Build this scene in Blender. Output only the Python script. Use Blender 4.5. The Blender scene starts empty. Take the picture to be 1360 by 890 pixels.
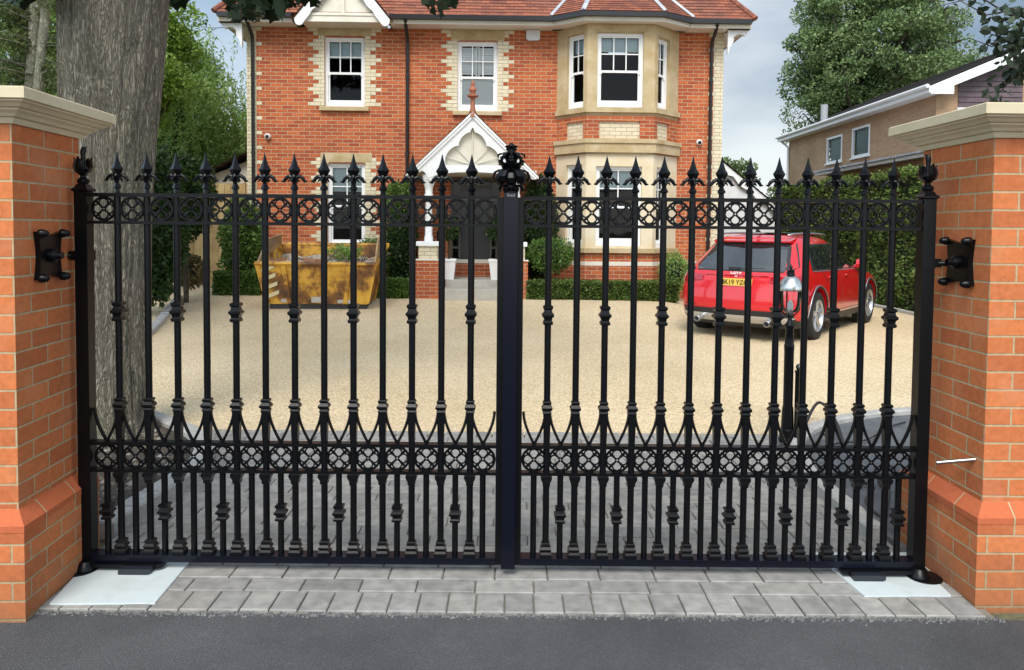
import bpy, math, random
import numpy as np
from mathutils import Vector, Matrix
R_ = math.radians
random.seed(7); np.random.seed(7)
scn = bpy.context.scene
col = scn.collection

# ------------------------------------------------------------------ camera
F_PX = 1000.0; CX, CY = 680.0, 347.0          # reference picture is 1360 x 890
PITCH, ROLL, CAMH = R_(2.4), R_(0.5), 1.55
cam_d = bpy.data.cameras.new('camera'); cam = bpy.data.objects.new('camera', cam_d); col.objects.link(cam)
cam_d.sensor_fit = 'HORIZONTAL'; cam_d.sensor_width = 36; cam_d.lens = 36*F_PX/1360
cam_d.shift_y = -(445-CY)/1360; cam_d.clip_end = 3000; cam_d.clip_start = 0.05
Fv = Vector((0, math.cos(PITCH), -math.sin(PITCH)))
U0 = Vector((0, math.sin(PITCH), math.cos(PITCH))); R0 = Vector((1, 0, 0))
Rv = R0*math.cos(ROLL) + U0*math.sin(ROLL); Uv = U0*math.cos(ROLL) - R0*math.sin(ROLL)
cam.matrix_world = Matrix(((Rv.x, Uv.x, -Fv.x, 0), (Rv.y, Uv.y, -Fv.y, 0), (Rv.z, Uv.z, -Fv.z, CAMH), (0, 0, 0, 1)))
scn.camera = cam
CP = Vector((0, 0, CAMH))
def ray(px, py): return Fv*F_PX + Rv*(px-CX) + Uv*(CY-py)
def at(px, py, Y): d = ray(px, py); return CP + d*(Y/d.y)
def gnd(px, py, z=0.0): d = ray(px, py); return CP + d*((z-CAMH)/d.z)
def hit(px, py, P, Q):                          # vertical plane through P,Q -> (distance from P along PQ, z)
    d = ray(px, py); t = Vector((Q[0]-P[0], Q[1]-P[1], 0)).normalized(); n = Vector((-t.y, t.x, 0))
    k = (Vector((P[0], P[1], 0))-Vector((0, 0, 0))).dot(n)/d.dot(n); w = CP + d*k
    return (w-Vector((P[0], P[1], 0))).dot(t), w.z

# ------------------------------------------------------------------ light
SUN_EL, SUN_AZ = R_(50), R_(190)                # azimuth clockwise from +Y: behind the camera, to the left
w = bpy.data.worlds.new('World'); scn.world = w; w.use_nodes = True
nt = w.node_tree; N = nt.nodes; L = nt.links; N.clear()
out = N.new('ShaderNodeOutputWorld'); bg = N.new('ShaderNodeBackground'); bg.inputs[1].default_value = 0.105
sky = N.new('ShaderNodeTexSky'); sky.sky_type = 'NISHITA'; sky.sun_disc = False
sky.sun_elevation = SUN_EL; sky.sun_rotation = SUN_AZ; sky.air_density = 1.2; sky.dust_density = 1.5
tc = N.new('ShaderNodeTexCoord'); mp = N.new('ShaderNodeMapping'); mp.inputs['Scale'].default_value = (1.0, 1.0, 2.6)
L.new(tc.outputs['Generated'], mp.inputs['Vector'])
n1 = N.new('ShaderNodeTexNoise'); n1.inputs['Scale'].default_value = 2.3; n1.inputs['Detail'].default_value = 7; n1.inputs['Roughness'].default_value = 0.52
L.new(mp.outputs[0], n1.inputs['Vector'])
cr = N.new('ShaderNodeValToRGB'); e = cr.color_ramp.elements
e[0].position = 0.40; e[0].color = (2.3, 3.1, 4.1, 1); e[1].position = 0.68; e[1].color = (7.6, 8.0, 8.4, 1)
L.new(n1.outputs['Fac'], cr.inputs['Fac'])
sx = N.new('ShaderNodeSeparateXYZ'); L.new(tc.outputs['Generated'], sx.inputs[0])
hz = N.new('ShaderNodeMapRange'); hz.inputs[1].default_value = 0.02; hz.inputs[2].default_value = 0.19; hz.inputs[3].default_value = 0.85; hz.inputs[4].default_value = 0.0
L.new(sx.outputs['Z'], hz.inputs[0])
mh = N.new('ShaderNodeMixRGB'); mh.inputs[2].default_value = (10.0, 10.4, 10.3, 1); L.new(hz.outputs[0], mh.inputs[0]); L.new(cr.outputs[0], mh.inputs[1])
# bluer gap in the cloud towards the left of the view
dp = N.new('ShaderNodeMapRange'); dp.inputs[1].default_value = -0.05; dp.inputs[2].default_value = -0.5; dp.inputs[3].default_value = 0.0; dp.inputs[4].default_value = 0.55
L.new(sx.outputs['X'], dp.inputs[0])
mb_ = N.new('ShaderNodeMixRGB'); mb_.inputs[0].default_value = 0.2; mb_.inputs[2].default_value = (5.6, 7.6, 9.6, 1); L.new(dp.outputs[0], mb_.inputs[0]); L.new(mh.outputs[0], mb_.inputs[1])
mx = N.new('ShaderNodeMixRGB'); mx.inputs[0].default_value = 0.80; L.new(sky.outputs[0], mx.inputs[1]); L.new(mb_.outputs[0], mx.inputs[2])
# added gradient: sky dimmed ahead in view, brightened behind the camera for light
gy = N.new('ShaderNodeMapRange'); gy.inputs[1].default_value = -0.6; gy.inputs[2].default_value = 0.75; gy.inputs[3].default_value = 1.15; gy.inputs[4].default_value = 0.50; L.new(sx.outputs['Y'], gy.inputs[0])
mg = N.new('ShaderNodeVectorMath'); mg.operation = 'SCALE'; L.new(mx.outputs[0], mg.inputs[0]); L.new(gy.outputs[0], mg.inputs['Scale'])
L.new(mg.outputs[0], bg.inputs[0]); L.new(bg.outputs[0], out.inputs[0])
sd = bpy.data.lights.new('sun', 'SUN'); sd.energy = 1.5; sd.angle = R_(28); sd.color = (1, 0.95, 0.87)
sun = bpy.data.objects.new('sun', sd); col.objects.link(sun)
sdir = Vector((math.sin(SUN_AZ)*math.cos(SUN_EL), math.cos(SUN_AZ)*math.cos(SUN_EL), math.sin(SUN_EL)))
sun.rotation_euler = sdir.to_track_quat('Z', 'Y').to_euler(); sun.location = sdir*30
vs = scn.view_settings; vs.view_transform = 'Standard'; vs.look = 'None'; vs.exposure = 1.2; vs.gamma = 1; vs.use_curve_mapping = False

# ------------------------------------------------------------------ helpers
def link(o, parent=None):
    col.objects.link(o)
    if parent: o.parent = parent
    return o
def tag(o, label=None, cat=None, group=None, kind=None):
    for k, v in (('label', label), ('category', cat), ('group', group), ('kind', kind)):
        if v: o[k] = v
    return o
def empty(name, loc=(0, 0, 0), rz=0):
    o = bpy.data.objects.new(name, None); o.location = loc; o.rotation_euler = (0, 0, rz); o.empty_display_size = 0.1
    return link(o)
def copy_tree(o, parent=None):
    c = o.copy(); col.objects.link(c); c.parent = parent
    for ch in list(o.children): copy_tree(ch, c)
    return c
class MB:
    def __init__(s, M=None): s.v = []; s.f = []; s.M = M; s.mi = []; s.m = 0
    def add(s, vs_, fs):
        b = len(s.v)
        for p in vs_:
            p = Vector(p); s.v.append(tuple(s.M @ p) if s.M else tuple(p))
        for f in fs: s.f.append([b+i for i in f]); s.mi.append(s.m)
        return s
    def box(s, x0, x1, y0, y1, z0, z1, c=0):
        if c <= 0:
            return s.add([(x0,y0,z0),(x1,y0,z0),(x1,y1,z0),(x0,y1,z0),(x0,y0,z1),(x1,y0,z1),(x1,y1,z1),(x0,y1,z1)],
              [(0,3,2,1),(4,5,6,7),(0,1,5,4),(1,2,6,5),(2,3,7,6),(3,0,4,7)])
        # box with chamfered top
        return s.add([(x0,y0,z0),(x1,y0,z0),(x1,y1,z0),(x0,y1,z0),(x0,y0,z1-c),(x1,y0,z1-c),(x1,y1,z1-c),(x0,y1,z1-c),
                      (x0+c,y0+c,z1),(x1-c,y0+c,z1),(x1-c,y1-c,z1),(x0+c,y1-c,z1)],
              [(0,3,2,1),(0,1,5,4),(1,2,6,5),(2,3,7,6),(3,0,4,7),(4,5,9,8),(5,6,10,9),(6,7,11,10),(7,4,8,11),(8,9,10,11)])
    def quad(s, a, b, c, d): return s.add([a, b, c, d], [(0, 1, 2, 3)])
    def prism(s, poly, y0, y1):                 # poly in (x,z), extruded along y; counter-clockwise seen from -y
        n = len(poly); vs_ = [(x, y0, z) for x, z in poly] + [(x, y1, z) for x, z in poly]
        fs = [tuple(range(n)), tuple(range(2*n-1, n-1, -1))] + [(i, i+n, (i+1) % n+n, (i+1) % n) for i in range(n)]
        return s.add(vs_, fs)
    def vprism(s, poly, z0, z1):                # poly in (x,y), counter-clockwise from above
        n = len(poly); vs_ = [(x, y, z0) for x, y in poly] + [(x, y, z1) for x, y in poly]
        fs = [tuple(range(n-1, -1, -1)), tuple(range(n, 2*n))] + [(i, (i+1) % n, (i+1) % n+n, i+n) for i in range(n)]
        return s.add(vs_, fs)
    def lathe(s, prof, c=(0, 0, 0), n=16, sq=False, rot=0, axis='z', caps=True):
        if sq: n = 4; rot += math.pi/4; k = math.sqrt(2)
        else: k = 1
        vs_ = []
        for r, z in prof:
            for i in range(n):
                a = rot + 2*math.pi*i/n; x, y = r*k*math.cos(a), r*k*math.sin(a)
                p = (x, y, z) if axis == 'z' else ((x, z, -y) if axis == 'y' else (z, x, y))
                vs_.append((c[0]+p[0], c[1]+p[1], c[2]+p[2]))
        fs = []; m = len(prof)
        for j in range(m-1):
            for i in range(n): fs.append((j*n+i, j*n+(i+1) % n, (j+1)*n+(i+1) % n, (j+1)*n+i))
        if caps: fs.append(tuple(range(n-1, -1, -1))); fs.append(tuple((m-1)*n+i for i in range(n)))
        return s.add(vs_, fs)
    def tube(s, path, r, n=8, flat=1.0, closed=False, up=(0, 1, 0)):
        P = [Vector(p) for p in path]; m = len(P); rs = r if isinstance(r, (list, tuple)) else [r]*m
        vs_ = []
        for i in range(m):
            if closed: t = (P[(i+1) % m]-P[i-1])
            else: t = P[min(i+1, m-1)]-P[max(i-1, 0)]
            t = t.normalized() if t.length > 1e-9 else Vector((0, 0, 1)); u = Vector(up)
            if abs(t.dot(u)) > 0.97: u = Vector((1, 0, 0))
            a = t.cross(u).normalized(); b = a.cross(t).normalized()
            for k in range(n):
                an = 2*math.pi*k/n; vs_.append(P[i] + a*(math.cos(an)*rs[i]) + b*(math.sin(an)*rs[i]*flat))
        fs = []
        for j in range(m if closed else m-1):
            for k in range(n): fs.append((j*n+k, j*n+(k+1) % n, ((j+1) % m)*n+(k+1) % n, ((j+1) % m)*n+k))
        if not closed: fs.append(tuple(range(n-1, -1, -1))); fs.append(tuple((m-1)*n+k for k in range(n)))
        return s.add(vs_, fs)
    def band(s, pts, o0, o1, z0, z1):           # mitred band outside an open plan polyline (outside = right-hand normal towards -y for +x runs)
        def off(o):
            res = []; n = len(pts)
            for i in range(n):
                ds = []
                if i > 0: ds.append(Vector((pts[i][0]-pts[i-1][0], pts[i][1]-pts[i-1][1])).normalized())
                if i < n-1: ds.append(Vector((pts[i+1][0]-pts[i][0], pts[i+1][1]-pts[i][1])).normalized())
                ns = [Vector((d.y, -d.x)) for d in ds]
                nn = sum(ns, Vector((0, 0)))/len(ns); nn = nn/nn.length_squared if nn.length > 0 else nn
                res.append((pts[i][0]+nn.x*o, pts[i][1]+nn.y*o))
            return res
        a, b = off(o0), off(o1); n = len(pts)
        vs_ = [(x, y, z0) for x, y in a]+[(x, y, z0) for x, y in b]+[(x, y, z1) for x, y in b]+[(x, y, z1) for x, y in a]
        fs = []
        for i in range(n-1):
            fs += [(i, i+n, i+n+1, i+1)[::-1], (i+n, i+2*n, i+2*n+1, i+n+1)[::-1], (i+2*n, i+3*n, i+3*n+1, i+2*n+1)[::-1], (i+3*n, i, i+1, i+3*n+1)[::-1]]
        fs += [(0, n, 2*n, 3*n)[::-1], (n-1, 2*n-1, 3*n-1, 4*n-1)]
        return s.add(vs_, fs)
    def build(s, name, mat, parent=None, smooth=False, label=None, recalc=False):
        me = bpy.data.meshes.new(name); me.from_pydata(s.v, [], s.f)
        ml = mat if isinstance(mat, (list, tuple)) else [mat]
        for m in ml: me.materials.append(m)
        if len(ml) > 1: me.polygons.foreach_set('material_index', s.mi)
        if recalc:
            import bmesh
            bm = bmesh.new(); bm.from_mesh(me); bmesh.ops.recalc_face_normals(bm, faces=bm.faces); bm.to_mesh(me); bm.free()
        uv = me.uv_layers.new(name='UVMap').data
        for p in me.polygons:
            n = p.normal; t = Vector((0, 0, 1)).cross(n)
            if t.length < 0.05: t = Vector((1, 0, 0)); b = Vector((0, 1, 0))
            else: t.normalize(); b = n.cross(t)
            for li in p.loop_indices:
                co = me.vertices[me.loops[li].vertex_index].co; uv[li].uv = (co.dot(t), co.dot(b))
        if smooth: me.polygons.foreach_set('use_smooth', [True]*len(me.polygons))
        me.update()
        o = bpy.data.objects.new(name, me); link(o, parent)
        if smooth == 'auto':
            me.set_sharp_from_angle(angle=R_(40))
        if label: o['label'] = label
        return o
def wall_grid(mb, x0, x1, z0, z1, ops, y=0.0, d=0.12):      # facade with rectangular openings and reveals of depth d
    xs = sorted({x0, x1}|{a for o in ops for a in o[:2]}); zs = sorted({z0, z1}|{a for o in ops for a in o[2:]})
    for i in range(len(xs)-1):
        for j in range(len(zs)-1):
            cx, cz = (xs[i]+xs[i+1])/2, (zs[j]+zs[j+1])/2
            if any(o[0] < cx < o[1] and o[2] < cz < o[3] for o in ops): continue
            mb.quad((xs[i], y, zs[j]), (xs[i+1], y, zs[j]), (xs[i+1], y, zs[j+1]), (xs[i], y, zs[j+1]))
    for a, b, c, e_ in ops:
        mb.quad((a, y, c), (a, y, e_), (a, y+d, e_), (a, y+d, c)); mb.quad((b, y, e_), (b, y, c), (b, y+d, c), (b, y+d, e_))
        mb.quad((a, y, c), (a, y+d, c), (b, y+d, c), (b, y, c)); mb.quad((a, y, e_), (b, y, e_), (b, y+d, e_), (a, y+d, e_))

# ------------------------------------------------------------------ materials
def mat(name, rgb, rough=0.6, metal=0, spec=0.5, noise=None, bump=None, coat=0, ior=None):
    m = bpy.data.materials.new(name); m.use_nodes = True; t = m.node_tree; b = t.nodes['Principled BSDF']
    b.inputs['Base Color'].default_value = (*rgb, 1); b.inputs['Roughness'].default_value = rough; b.inputs['Metallic'].default_value = metal
    b.inputs['Specular IOR Level'].default_value = spec; b.inputs['Coat Weight'].default_value = coat; b.inputs['Coat Roughness'].default_value = 0.04
    tcn = t.nodes.new('ShaderNodeTexCoord')
    if noise:                                   # (scale, rgb2, lo, hi, stretch)
        nz = t.nodes.new('ShaderNodeTexNoise'); nz.inputs['Scale'].default_value = noise[0]; nz.inputs['Detail'].default_value = 6; nz.inputs['Roughness'].default_value = 0.6
        mpn = t.nodes.new('ShaderNodeMapping'); mpn.inputs['Scale'].default_value = noise[4] if len(noise) > 4 else (1, 1, 1)
        t.links.new(tcn.outputs['Object'], mpn.inputs[0]); t.links.new(mpn.outputs[0], nz.inputs['Vector'])
        r = t.nodes.new('ShaderNodeValToRGB'); r.color_ramp.elements[0].position = noise[2]; r.color_ramp.elements[1].position = noise[3]
        r.color_ramp.elements[0].color = (*rgb, 1); r.color_ramp.elements[1].color = (*noise[1], 1)
        t.links.new(nz.outputs['Fac'], r.inputs[0]); t.links.new(r.outputs[0], b.inputs['Base Color'])
    if bump:                                    # (scale, strength, distance, stretch)
        nb = t.nodes.new('ShaderNodeTexNoise'); nb.inputs['Scale'].default_value = bump[0]; nb.inputs['Detail'].default_value = 5
        mpb = t.nodes.new('ShaderNodeMapping'); mpb.inputs['Scale'].default_value = bump[3] if len(bump) > 3 else (1, 1, 1)
        t.links.new(tcn.outputs['Object'], mpb.inputs[0]); t.links.new(mpb.outputs[0], nb.inputs['Vector'])
        bn = t.nodes.new('ShaderNodeBump'); bn.inputs['Strength'].default_value = bump[1]; bn.inputs['Distance'].default_value = bump[2]
        t.links.new(nb.outputs['Fac'], bn.inputs['Height']); t.links.new(bn.outputs[0], b.inputs['Normal'])
    return m
def brickmat(name, c1, c2, mortar, bw=0.225, rh=0.075, ms=0.010, var=0.35, dirt=None, offset=0.5, bumpd=0.006, rough=0.8, squash=1.0, fq=2, damp=False):
    m = bpy.data.materials.new(name); m.use_nodes = True; t = m.node_tree; nd = t.nodes; lk = t.links; b = nd['Principled BSDF']
    uv = nd.new('ShaderNodeUVMap'); uv.uv_map = 'UVMap'
    wob = nd.new('ShaderNodeTexNoise'); wob.inputs['Scale'].default_value = 9; lk.new(uv.outputs[0], wob.inputs['Vector'])
    wm = nd.new('ShaderNodeVectorMath'); wm.operation = 'MULTIPLY_ADD'; wm.inputs[1].default_value = (0.006, 0.004, 0); wob.inputs['Detail'].default_value = 4; lk.new(wob.outputs['Color'], wm.inputs[0]); lk.new(uv.outputs[0], wm.inputs[2])
    br = nd.new('ShaderNodeTexBrick'); br.inputs['Scale'].default_value = 1; br.inputs['Brick Width'].default_value = bw; br.inputs['Row Height'].default_value = rh
    br.inputs['Mortar Size'].default_value = ms/2; br.inputs['Mortar Smooth'].default_value = 0.25; br.inputs['Bias'].default_value = 0; br.offset = offset; br.squash = squash; br.squash_frequency = fq
    br.inputs['Color1'].default_value = (*c1, 1); br.inputs['Color2'].default_value = (*c2, 1); br.inputs['Mortar'].default_value = (*mortar, 1)
    lk.new(wm.outputs[0], br.inputs['Vector'])
    nz = nd.new('ShaderNodeTexNoise'); nz.inputs['Scale'].default_value = 34; nz.inputs['Detail'].default_value = 8; nz.inputs['Roughness'].default_value = 0.65; lk.new(uv.outputs[0], nz.inputs['Vector'])
    mr = nd.new('ShaderNodeMapRange'); mr.inputs[1].default_value = 0.3; mr.inputs[2].default_value = 0.7; mr.inputs[3].default_value = 1-var; mr.inputs[4].default_value = 1+var*0.6; lk.new(nz.outputs['Fac'], mr.inputs[0])
    mu = nd.new('ShaderNodeMixRGB'); mu.blend_type = 'MULTIPLY'; mu.inputs[0].default_value = 1; lk.new(br.outputs['Color'], mu.inputs[1]); lk.new(mr.outputs[0], mu.inputs[2])
    last = mu.outputs[0]
    if dirt:
        n2 = nd.new('ShaderNodeTexNoise'); n2.inputs['Scale'].default_value = dirt[0]; n2.inputs['Detail'].default_value = 5; lk.new(uv.outputs[0], n2.inputs['Vector'])
        r2 = nd.new('ShaderNodeMapRange'); r2.inputs[1].default_value = dirt[2]; r2.inputs[2].default_value = dirt[3]; r2.inputs[4].default_value = dirt[4]; lk.new(n2.outputs['Fac'], r2.inputs[0])
        m2 = nd.new('ShaderNodeMixRGB'); m2.inputs[2].default_value = (*dirt[1], 1); lk.new(r2.outputs[0], m2.inputs[0]); lk.new(last, m2.inputs[1]); last = m2.outputs[0]
    if damp:                                    # grime creeping up from the ground
        su = nd.new('ShaderNodeSeparateXYZ'); lk.new(uv.outputs[0], su.inputs[0]); n4 = nd.new('ShaderNodeTexNoise'); n4.inputs['Scale'].default_value = 6; n4.inputs['Detail'].default_value = 6; lk.new(uv.outputs[0], n4.inputs['Vector'])
        a4 = nd.new('ShaderNodeMath'); a4.operation = 'MULTIPLY_ADD'; a4.inputs[1].default_value = -0.45; lk.new(n4.outputs['Fac'], a4.inputs[0]); lk.new(su.outputs['Y'], a4.inputs[2])
        r4 = nd.new('ShaderNodeMapRange'); r4.inputs[1].default_value = -0.25; r4.inputs[2].default_value = 0.02; r4.inputs[3].default_value = 0.55; r4.inputs[4].default_value = 0; lk.new(a4.outputs[0], r4.inputs[0])
        m4 = nd.new('ShaderNodeMixRGB'); m4.blend_type = 'MIX'; m4.inputs[2].default_value = (0.12, 0.085, 0.05, 1); lk.new(r4.outputs[0], m4.inputs[0]); lk.new(last, m4.inputs[1]); last = m4.outputs[0]
    lk.new(last, b.inputs['Base Color']); b.inputs['Roughness'].default_value = rough; b.inputs['Specular IOR Level'].default_value = 0.25
    inv = nd.new('ShaderNodeMath'); inv.operation = 'MULTIPLY_ADD'; inv.inputs[1].default_value = -1; lk.new(br.outputs['Fac'], inv.inputs[0])
    sm = nd.new('ShaderNodeMath'); sm.operation = 'MULTIPLY'; sm.inputs[1].default_value = 0.35; lk.new(nz.outputs['Fac'], sm.inputs[0]); lk.new(sm.outputs[0], inv.inputs[2])
    bp = nd.new('ShaderNodeBump'); bp.inputs['Strength'].default_value = 0.7; bp.inputs['Distance'].default_value = bumpd; lk.new(inv.outputs[0], bp.inputs['Height']); lk.new(bp.outputs[0], b.inputs['Normal'])
    return m
def island(name, cols, rough=0.7, sub=0.0, noise=0.25, bump=None, scale=20, trans=0):
    """colour varies from piece to piece (each disconnected bit of the mesh)"""
    m = bpy.data.materials.new(name); m.use_nodes = True; t = m.node_tree; nd = t.nodes; lk = t.links; b = nd['Principled BSDF']
    g = nd.new('ShaderNodeNewGeometry'); r = nd.new('ShaderNodeValToRGB'); r.color_ramp.interpolation = 'LINEAR'
    els = r.color_ramp.elements
    while len(els) < len(cols): els.new(0.5)
    for i, c in enumerate(cols): els[i].position = i/(len(cols)-1); els[i].color = (*c, 1)
    lk.new(g.outputs['Random Per Island'], r.inputs[0])
    tcn = nd.new('ShaderNodeTexCoord'); nz = nd.new('ShaderNodeTexNoise'); nz.inputs['Scale'].default_value = scale; nz.inputs['Detail'].default_value = 7; lk.new(tcn.outputs['Object'], nz.inputs['Vector'])
    mr = nd.new('ShaderNodeMapRange'); mr.inputs[1].default_value = 0.3; mr.inputs[2].default_value = 0.7; mr.inputs[3].default_value = 1-noise; mr.inputs[4].default_value = 1+noise; lk.new(nz.outputs['Fac'], mr.inputs[0])
    mu = nd.new('ShaderNodeMixRGB'); mu.blend_type = 'MULTIPLY'; mu.inputs[0].default_value = 1; lk.new(r.outputs[0], mu.inputs[1]); lk.new(mr.outputs[0], mu.inputs[2]); lk.new(mu.outputs[0], b.inputs['Base Color'])
    b.inputs['Roughness'].default_value = rough; b.inputs['Specular IOR Level'].default_value = 0.3
    if bump:
        bp = nd.new('ShaderNodeBump'); bp.inputs['Strength'].default_value = bump[0]; bp.inputs['Distance'].default_value = bump[1]; lk.new(nz.outputs['Fac'], bp.inputs['Height']); lk.new(bp.outputs[0], b.inputs['Normal'])
    if trans:
        tr = nd.new('ShaderNodeBsdfTranslucent'); lk.new(mu.outputs[0], tr.inputs[0]); ms_ = nd.new('ShaderNodeMixShader'); ms_.inputs[0].default_value = trans
        lk.new(b.outputs[0], ms_.inputs[1]); lk.new(tr.outputs[0], ms_.inputs[2]); lk.new(ms_.outputs[0], nd['Material Output'].inputs[0])
    return m
def glassmat(name, tint, refl=0.9):
    m = bpy.data.materials.new(name); m.use_nodes = True; t = m.node_tree; nd = t.nodes; lk = t.links; nd.remove(nd['Principled BSDF'])
    tr = nd.new('ShaderNodeBsdfTransparent'); tr.inputs[0].default_value = (*tint, 1); gl = nd.new('ShaderNodeBsdfGlossy'); gl.inputs['Roughness'].default_value = 0.02; gl.inputs[0].default_value = (refl, refl, refl, 1)
    fr = nd.new('ShaderNodeFresnel'); fr.inputs[0].default_value = 1.5; ms_ = nd.new('ShaderNodeMixShader'); lk.new(fr.outputs[0], ms_.inputs[0]); lk.new(tr.outputs[0], ms_.inputs[1]); lk.new(gl.outputs[0], ms_.inputs[2]); lk.new(ms_.outputs[0], nd['Material Output'].inputs[0])
    tcn = nd.new('ShaderNodeTexCoord'); nz = nd.new('ShaderNodeTexNoise'); nz.inputs['Scale'].default_value = 1.5; lk.new(tcn.outputs['Object'], nz.inputs['Vector'])
    bp = nd.new('ShaderNodeBump'); bp.inputs['Strength'].default_value = 0.08; bp.inputs['Distance'].default_value = 0.02; lk.new(nz.outputs['Fac'], bp.inputs['Height']); lk.new(bp.outputs[0], gl.inputs['Normal']); lk.new(bp.outputs[0], fr.inputs['Normal'])
    return m
def barkmat(name, c1, c2, scale=14, stretch=0.16, dist=0.02, strength=1.0):
    m = bpy.data.materials.new(name); m.use_nodes = True; t = m.node_tree; nd = t.nodes; lk = t.links; b = nd['Principled BSDF']
    tcn = nd.new('ShaderNodeTexCoord'); mp1 = nd.new('ShaderNodeMapping'); mp1.inputs['Scale'].default_value = (1, 1, stretch); lk.new(tcn.outputs['Object'], mp1.inputs[0])
    nz = nd.new('ShaderNodeTexNoise'); nz.inputs['Scale'].default_value = scale*0.5; nz.inputs['Detail'].default_value = 3; nz.inputs['Distortion'].default_value = 0.6; lk.new(mp1.outputs[0], nz.inputs['Vector'])
    ad = nd.new('ShaderNodeVectorMath'); ad.operation = 'MULTIPLY_ADD'; ad.inputs[1].default_value = (0.13, 0.13, 0.13); lk.new(nz.outputs['Color'], ad.inputs[0]); lk.new(mp1.outputs[0], ad.inputs[2])
    vo = nd.new('ShaderNodeTexVoronoi'); vo.feature = 'DISTANCE_TO_EDGE'; vo.inputs['Scale'].default_value = scale; lk.new(ad.outputs[0], vo.inputs['Vector'])
    mr = nd.new('ShaderNodeMapRange'); mr.inputs[1].default_value = 0.0; mr.inputs[2].default_value = 0.34; mr.inputs[4].default_value = 0.75; lk.new(vo.outputs['Distance'], mr.inputs[0])
    n2 = nd.new('ShaderNodeTexNoise'); n2.inputs['Scale'].default_value = scale*3; n2.inputs['Detail'].default_value = 9; n2.inputs['Roughness'].default_value = 0.7; lk.new(mp1.outputs[0], n2.inputs['Vector'])
    sm = nd.new('ShaderNodeMath'); sm.operation = 'MULTIPLY_ADD'; sm.inputs[1].default_value = 1.15; lk.new(n2.outputs['Fac'], sm.inputs[0]); lk.new(mr.outputs[0], sm.inputs[2])
    rp = nd.new('ShaderNodeValToRGB'); rp.color_ramp.elements[0].position = 0.22; rp.color_ramp.elements[1].position = 0.80; rp.color_ramp.elements[0].color = (*c1, 1); rp.color_ramp.elements[1].color = (*c2, 1)
    hf = nd.new('ShaderNodeMath'); hf.operation = 'MULTIPLY'; hf.inputs[1].default_value = 0.62; lk.new(sm.outputs[0], hf.inputs[0]); lk.new(hf.outputs[0], rp.inputs[0])
    n3 = nd.new('ShaderNodeTexNoise'); n3.inputs['Scale'].default_value = 1.3; n3.inputs['Detail'].default_value = 4; lk.new(tcn.outputs['Object'], n3.inputs['Vector'])
    r3 = nd.new('ShaderNodeMapRange'); r3.inputs[1].default_value = 0.35; r3.inputs[2].default_value = 0.7; r3.inputs[4].default_value = 0.35; lk.new(n3.outputs['Fac'], r3.inputs[0])
    m3 = nd.new('ShaderNodeMixRGB'); m3.blend_type = 'MULTIPLY'; m3.inputs[2].default_value = (0.75, 0.85, 0.55, 1); lk.new(r3.outputs[0], m3.inputs[0]); lk.new(rp.outputs[0], m3.inputs[1]); lk.new(m3.outputs[0], b.inputs['Base Color'])
    b.inputs['Roughness'].default_value = 0.9; b.inputs['Specular IOR Level'].default_value = 0.15
    bp = nd.new('ShaderNodeBump'); bp.inputs['Strength'].default_value = strength; bp.inputs['Distance'].default_value = dist; lk.new(sm.outputs[0], bp.inputs['Height']); lk.new(bp.outputs[0], b.inputs['Normal'])
    return m
BLACK = mat('black_gate_paint', (0.0025, 0.0028, 0.0036), 0.30, spec=0.22, bump=(60, 0.12, 0.002))
POSTBLK = mat('blue_black_gloss_paint', (0.0025, 0.0035, 0.009), 0.25, spec=0.25, bump=(20, 0.05, 0.002))
STONE = mat('moulded_cream_stone', (0.56, 0.47, 0.30), 0.75, noise=(7, (0.63, 0.54, 0.37), 0.35, 0.7), bump=(80, 0.15, 0.003))
BATH = mat('weathered_sandstone', (0.40, 0.29, 0.14), 0.85, noise=(3.0, (0.52, 0.42, 0.26), 0.35, 0.65), bump=(50, 0.2, 0.004))
WHITE = mat('white_gloss_paint', (0.80, 0.80, 0.78), 0.35)
CREAM = mat('cream_paint', (0.66, 0.61, 0.50), 0.5, noise=(2, (0.72, 0.68, 0.58), 0.4, 0.6))
PIERBRICK = brickmat('orange_facing_brick', (0.60, 0.185, 0.062), (0.45, 0.125, 0.045), (0.46, 0.35, 0.20), var=0.20, ms=0.0095, bumpd=0.007, dirt=(3.2, (0.58, 0.27, 0.15), 0.50, 0.72, 0.45), damp=True)
HOUSEBRICK = brickmat('red_house_brick', (0.53, 0.140, 0.046), (0.34, 0.074, 0.030), (0.50, 0.37, 0.24), var=0.30, ms=0.013, dirt=(1.1, (0.22, 0.07, 0.04), 0.52, 0.8, 0.45))
CREAMBRICK = brickmat('cream_gault_brick', (0.72, 0.64, 0.46), (0.62, 0.53, 0.36), (0.28, 0.24, 0.18), var=0.15, ms=0.009)
TANBRICK = brickmat('tan_brick', (0.50, 0.32, 0.19), (0.42, 0.26, 0.15), (0.44, 0.33, 0.22), var=0.25, ms=0.010, dirt=(1.0, (0.26, 0.15, 0.08), 0.4, 0.8, 0.5))
TILE = brickmat('clay_roof_tile', (0.36, 0.125, 0.07), (0.19, 0.070, 0.05), (0.06, 0.028, 0.022), bw=0.165, rh=0.1, ms=0.006, var=0.35, dirt=(1.4, (0.10, 0.07, 0.06), 0.5, 0.8, 0.5))
GREYTILE = brickmat('dark_concrete_tile', (0.11, 0.092, 0.085), (0.08, 0.068, 0.065), (0.02, 0.02, 0.02), bw=0.33, rh=0.34, ms=0.01, var=0.3, dirt=(0.8, (0.10, 0.085, 0.05), 0.55, 0.8, 0.5))
LEAD = mat('lead_flashing', (0.36, 0.38, 0.42), 0.45, noise=(4, (0.50, 0.52, 0.55), 0.4, 0.6))
GUTTER = mat('black_plastic_gutter', (0.012, 0.010, 0.010), 0.3)
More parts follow.
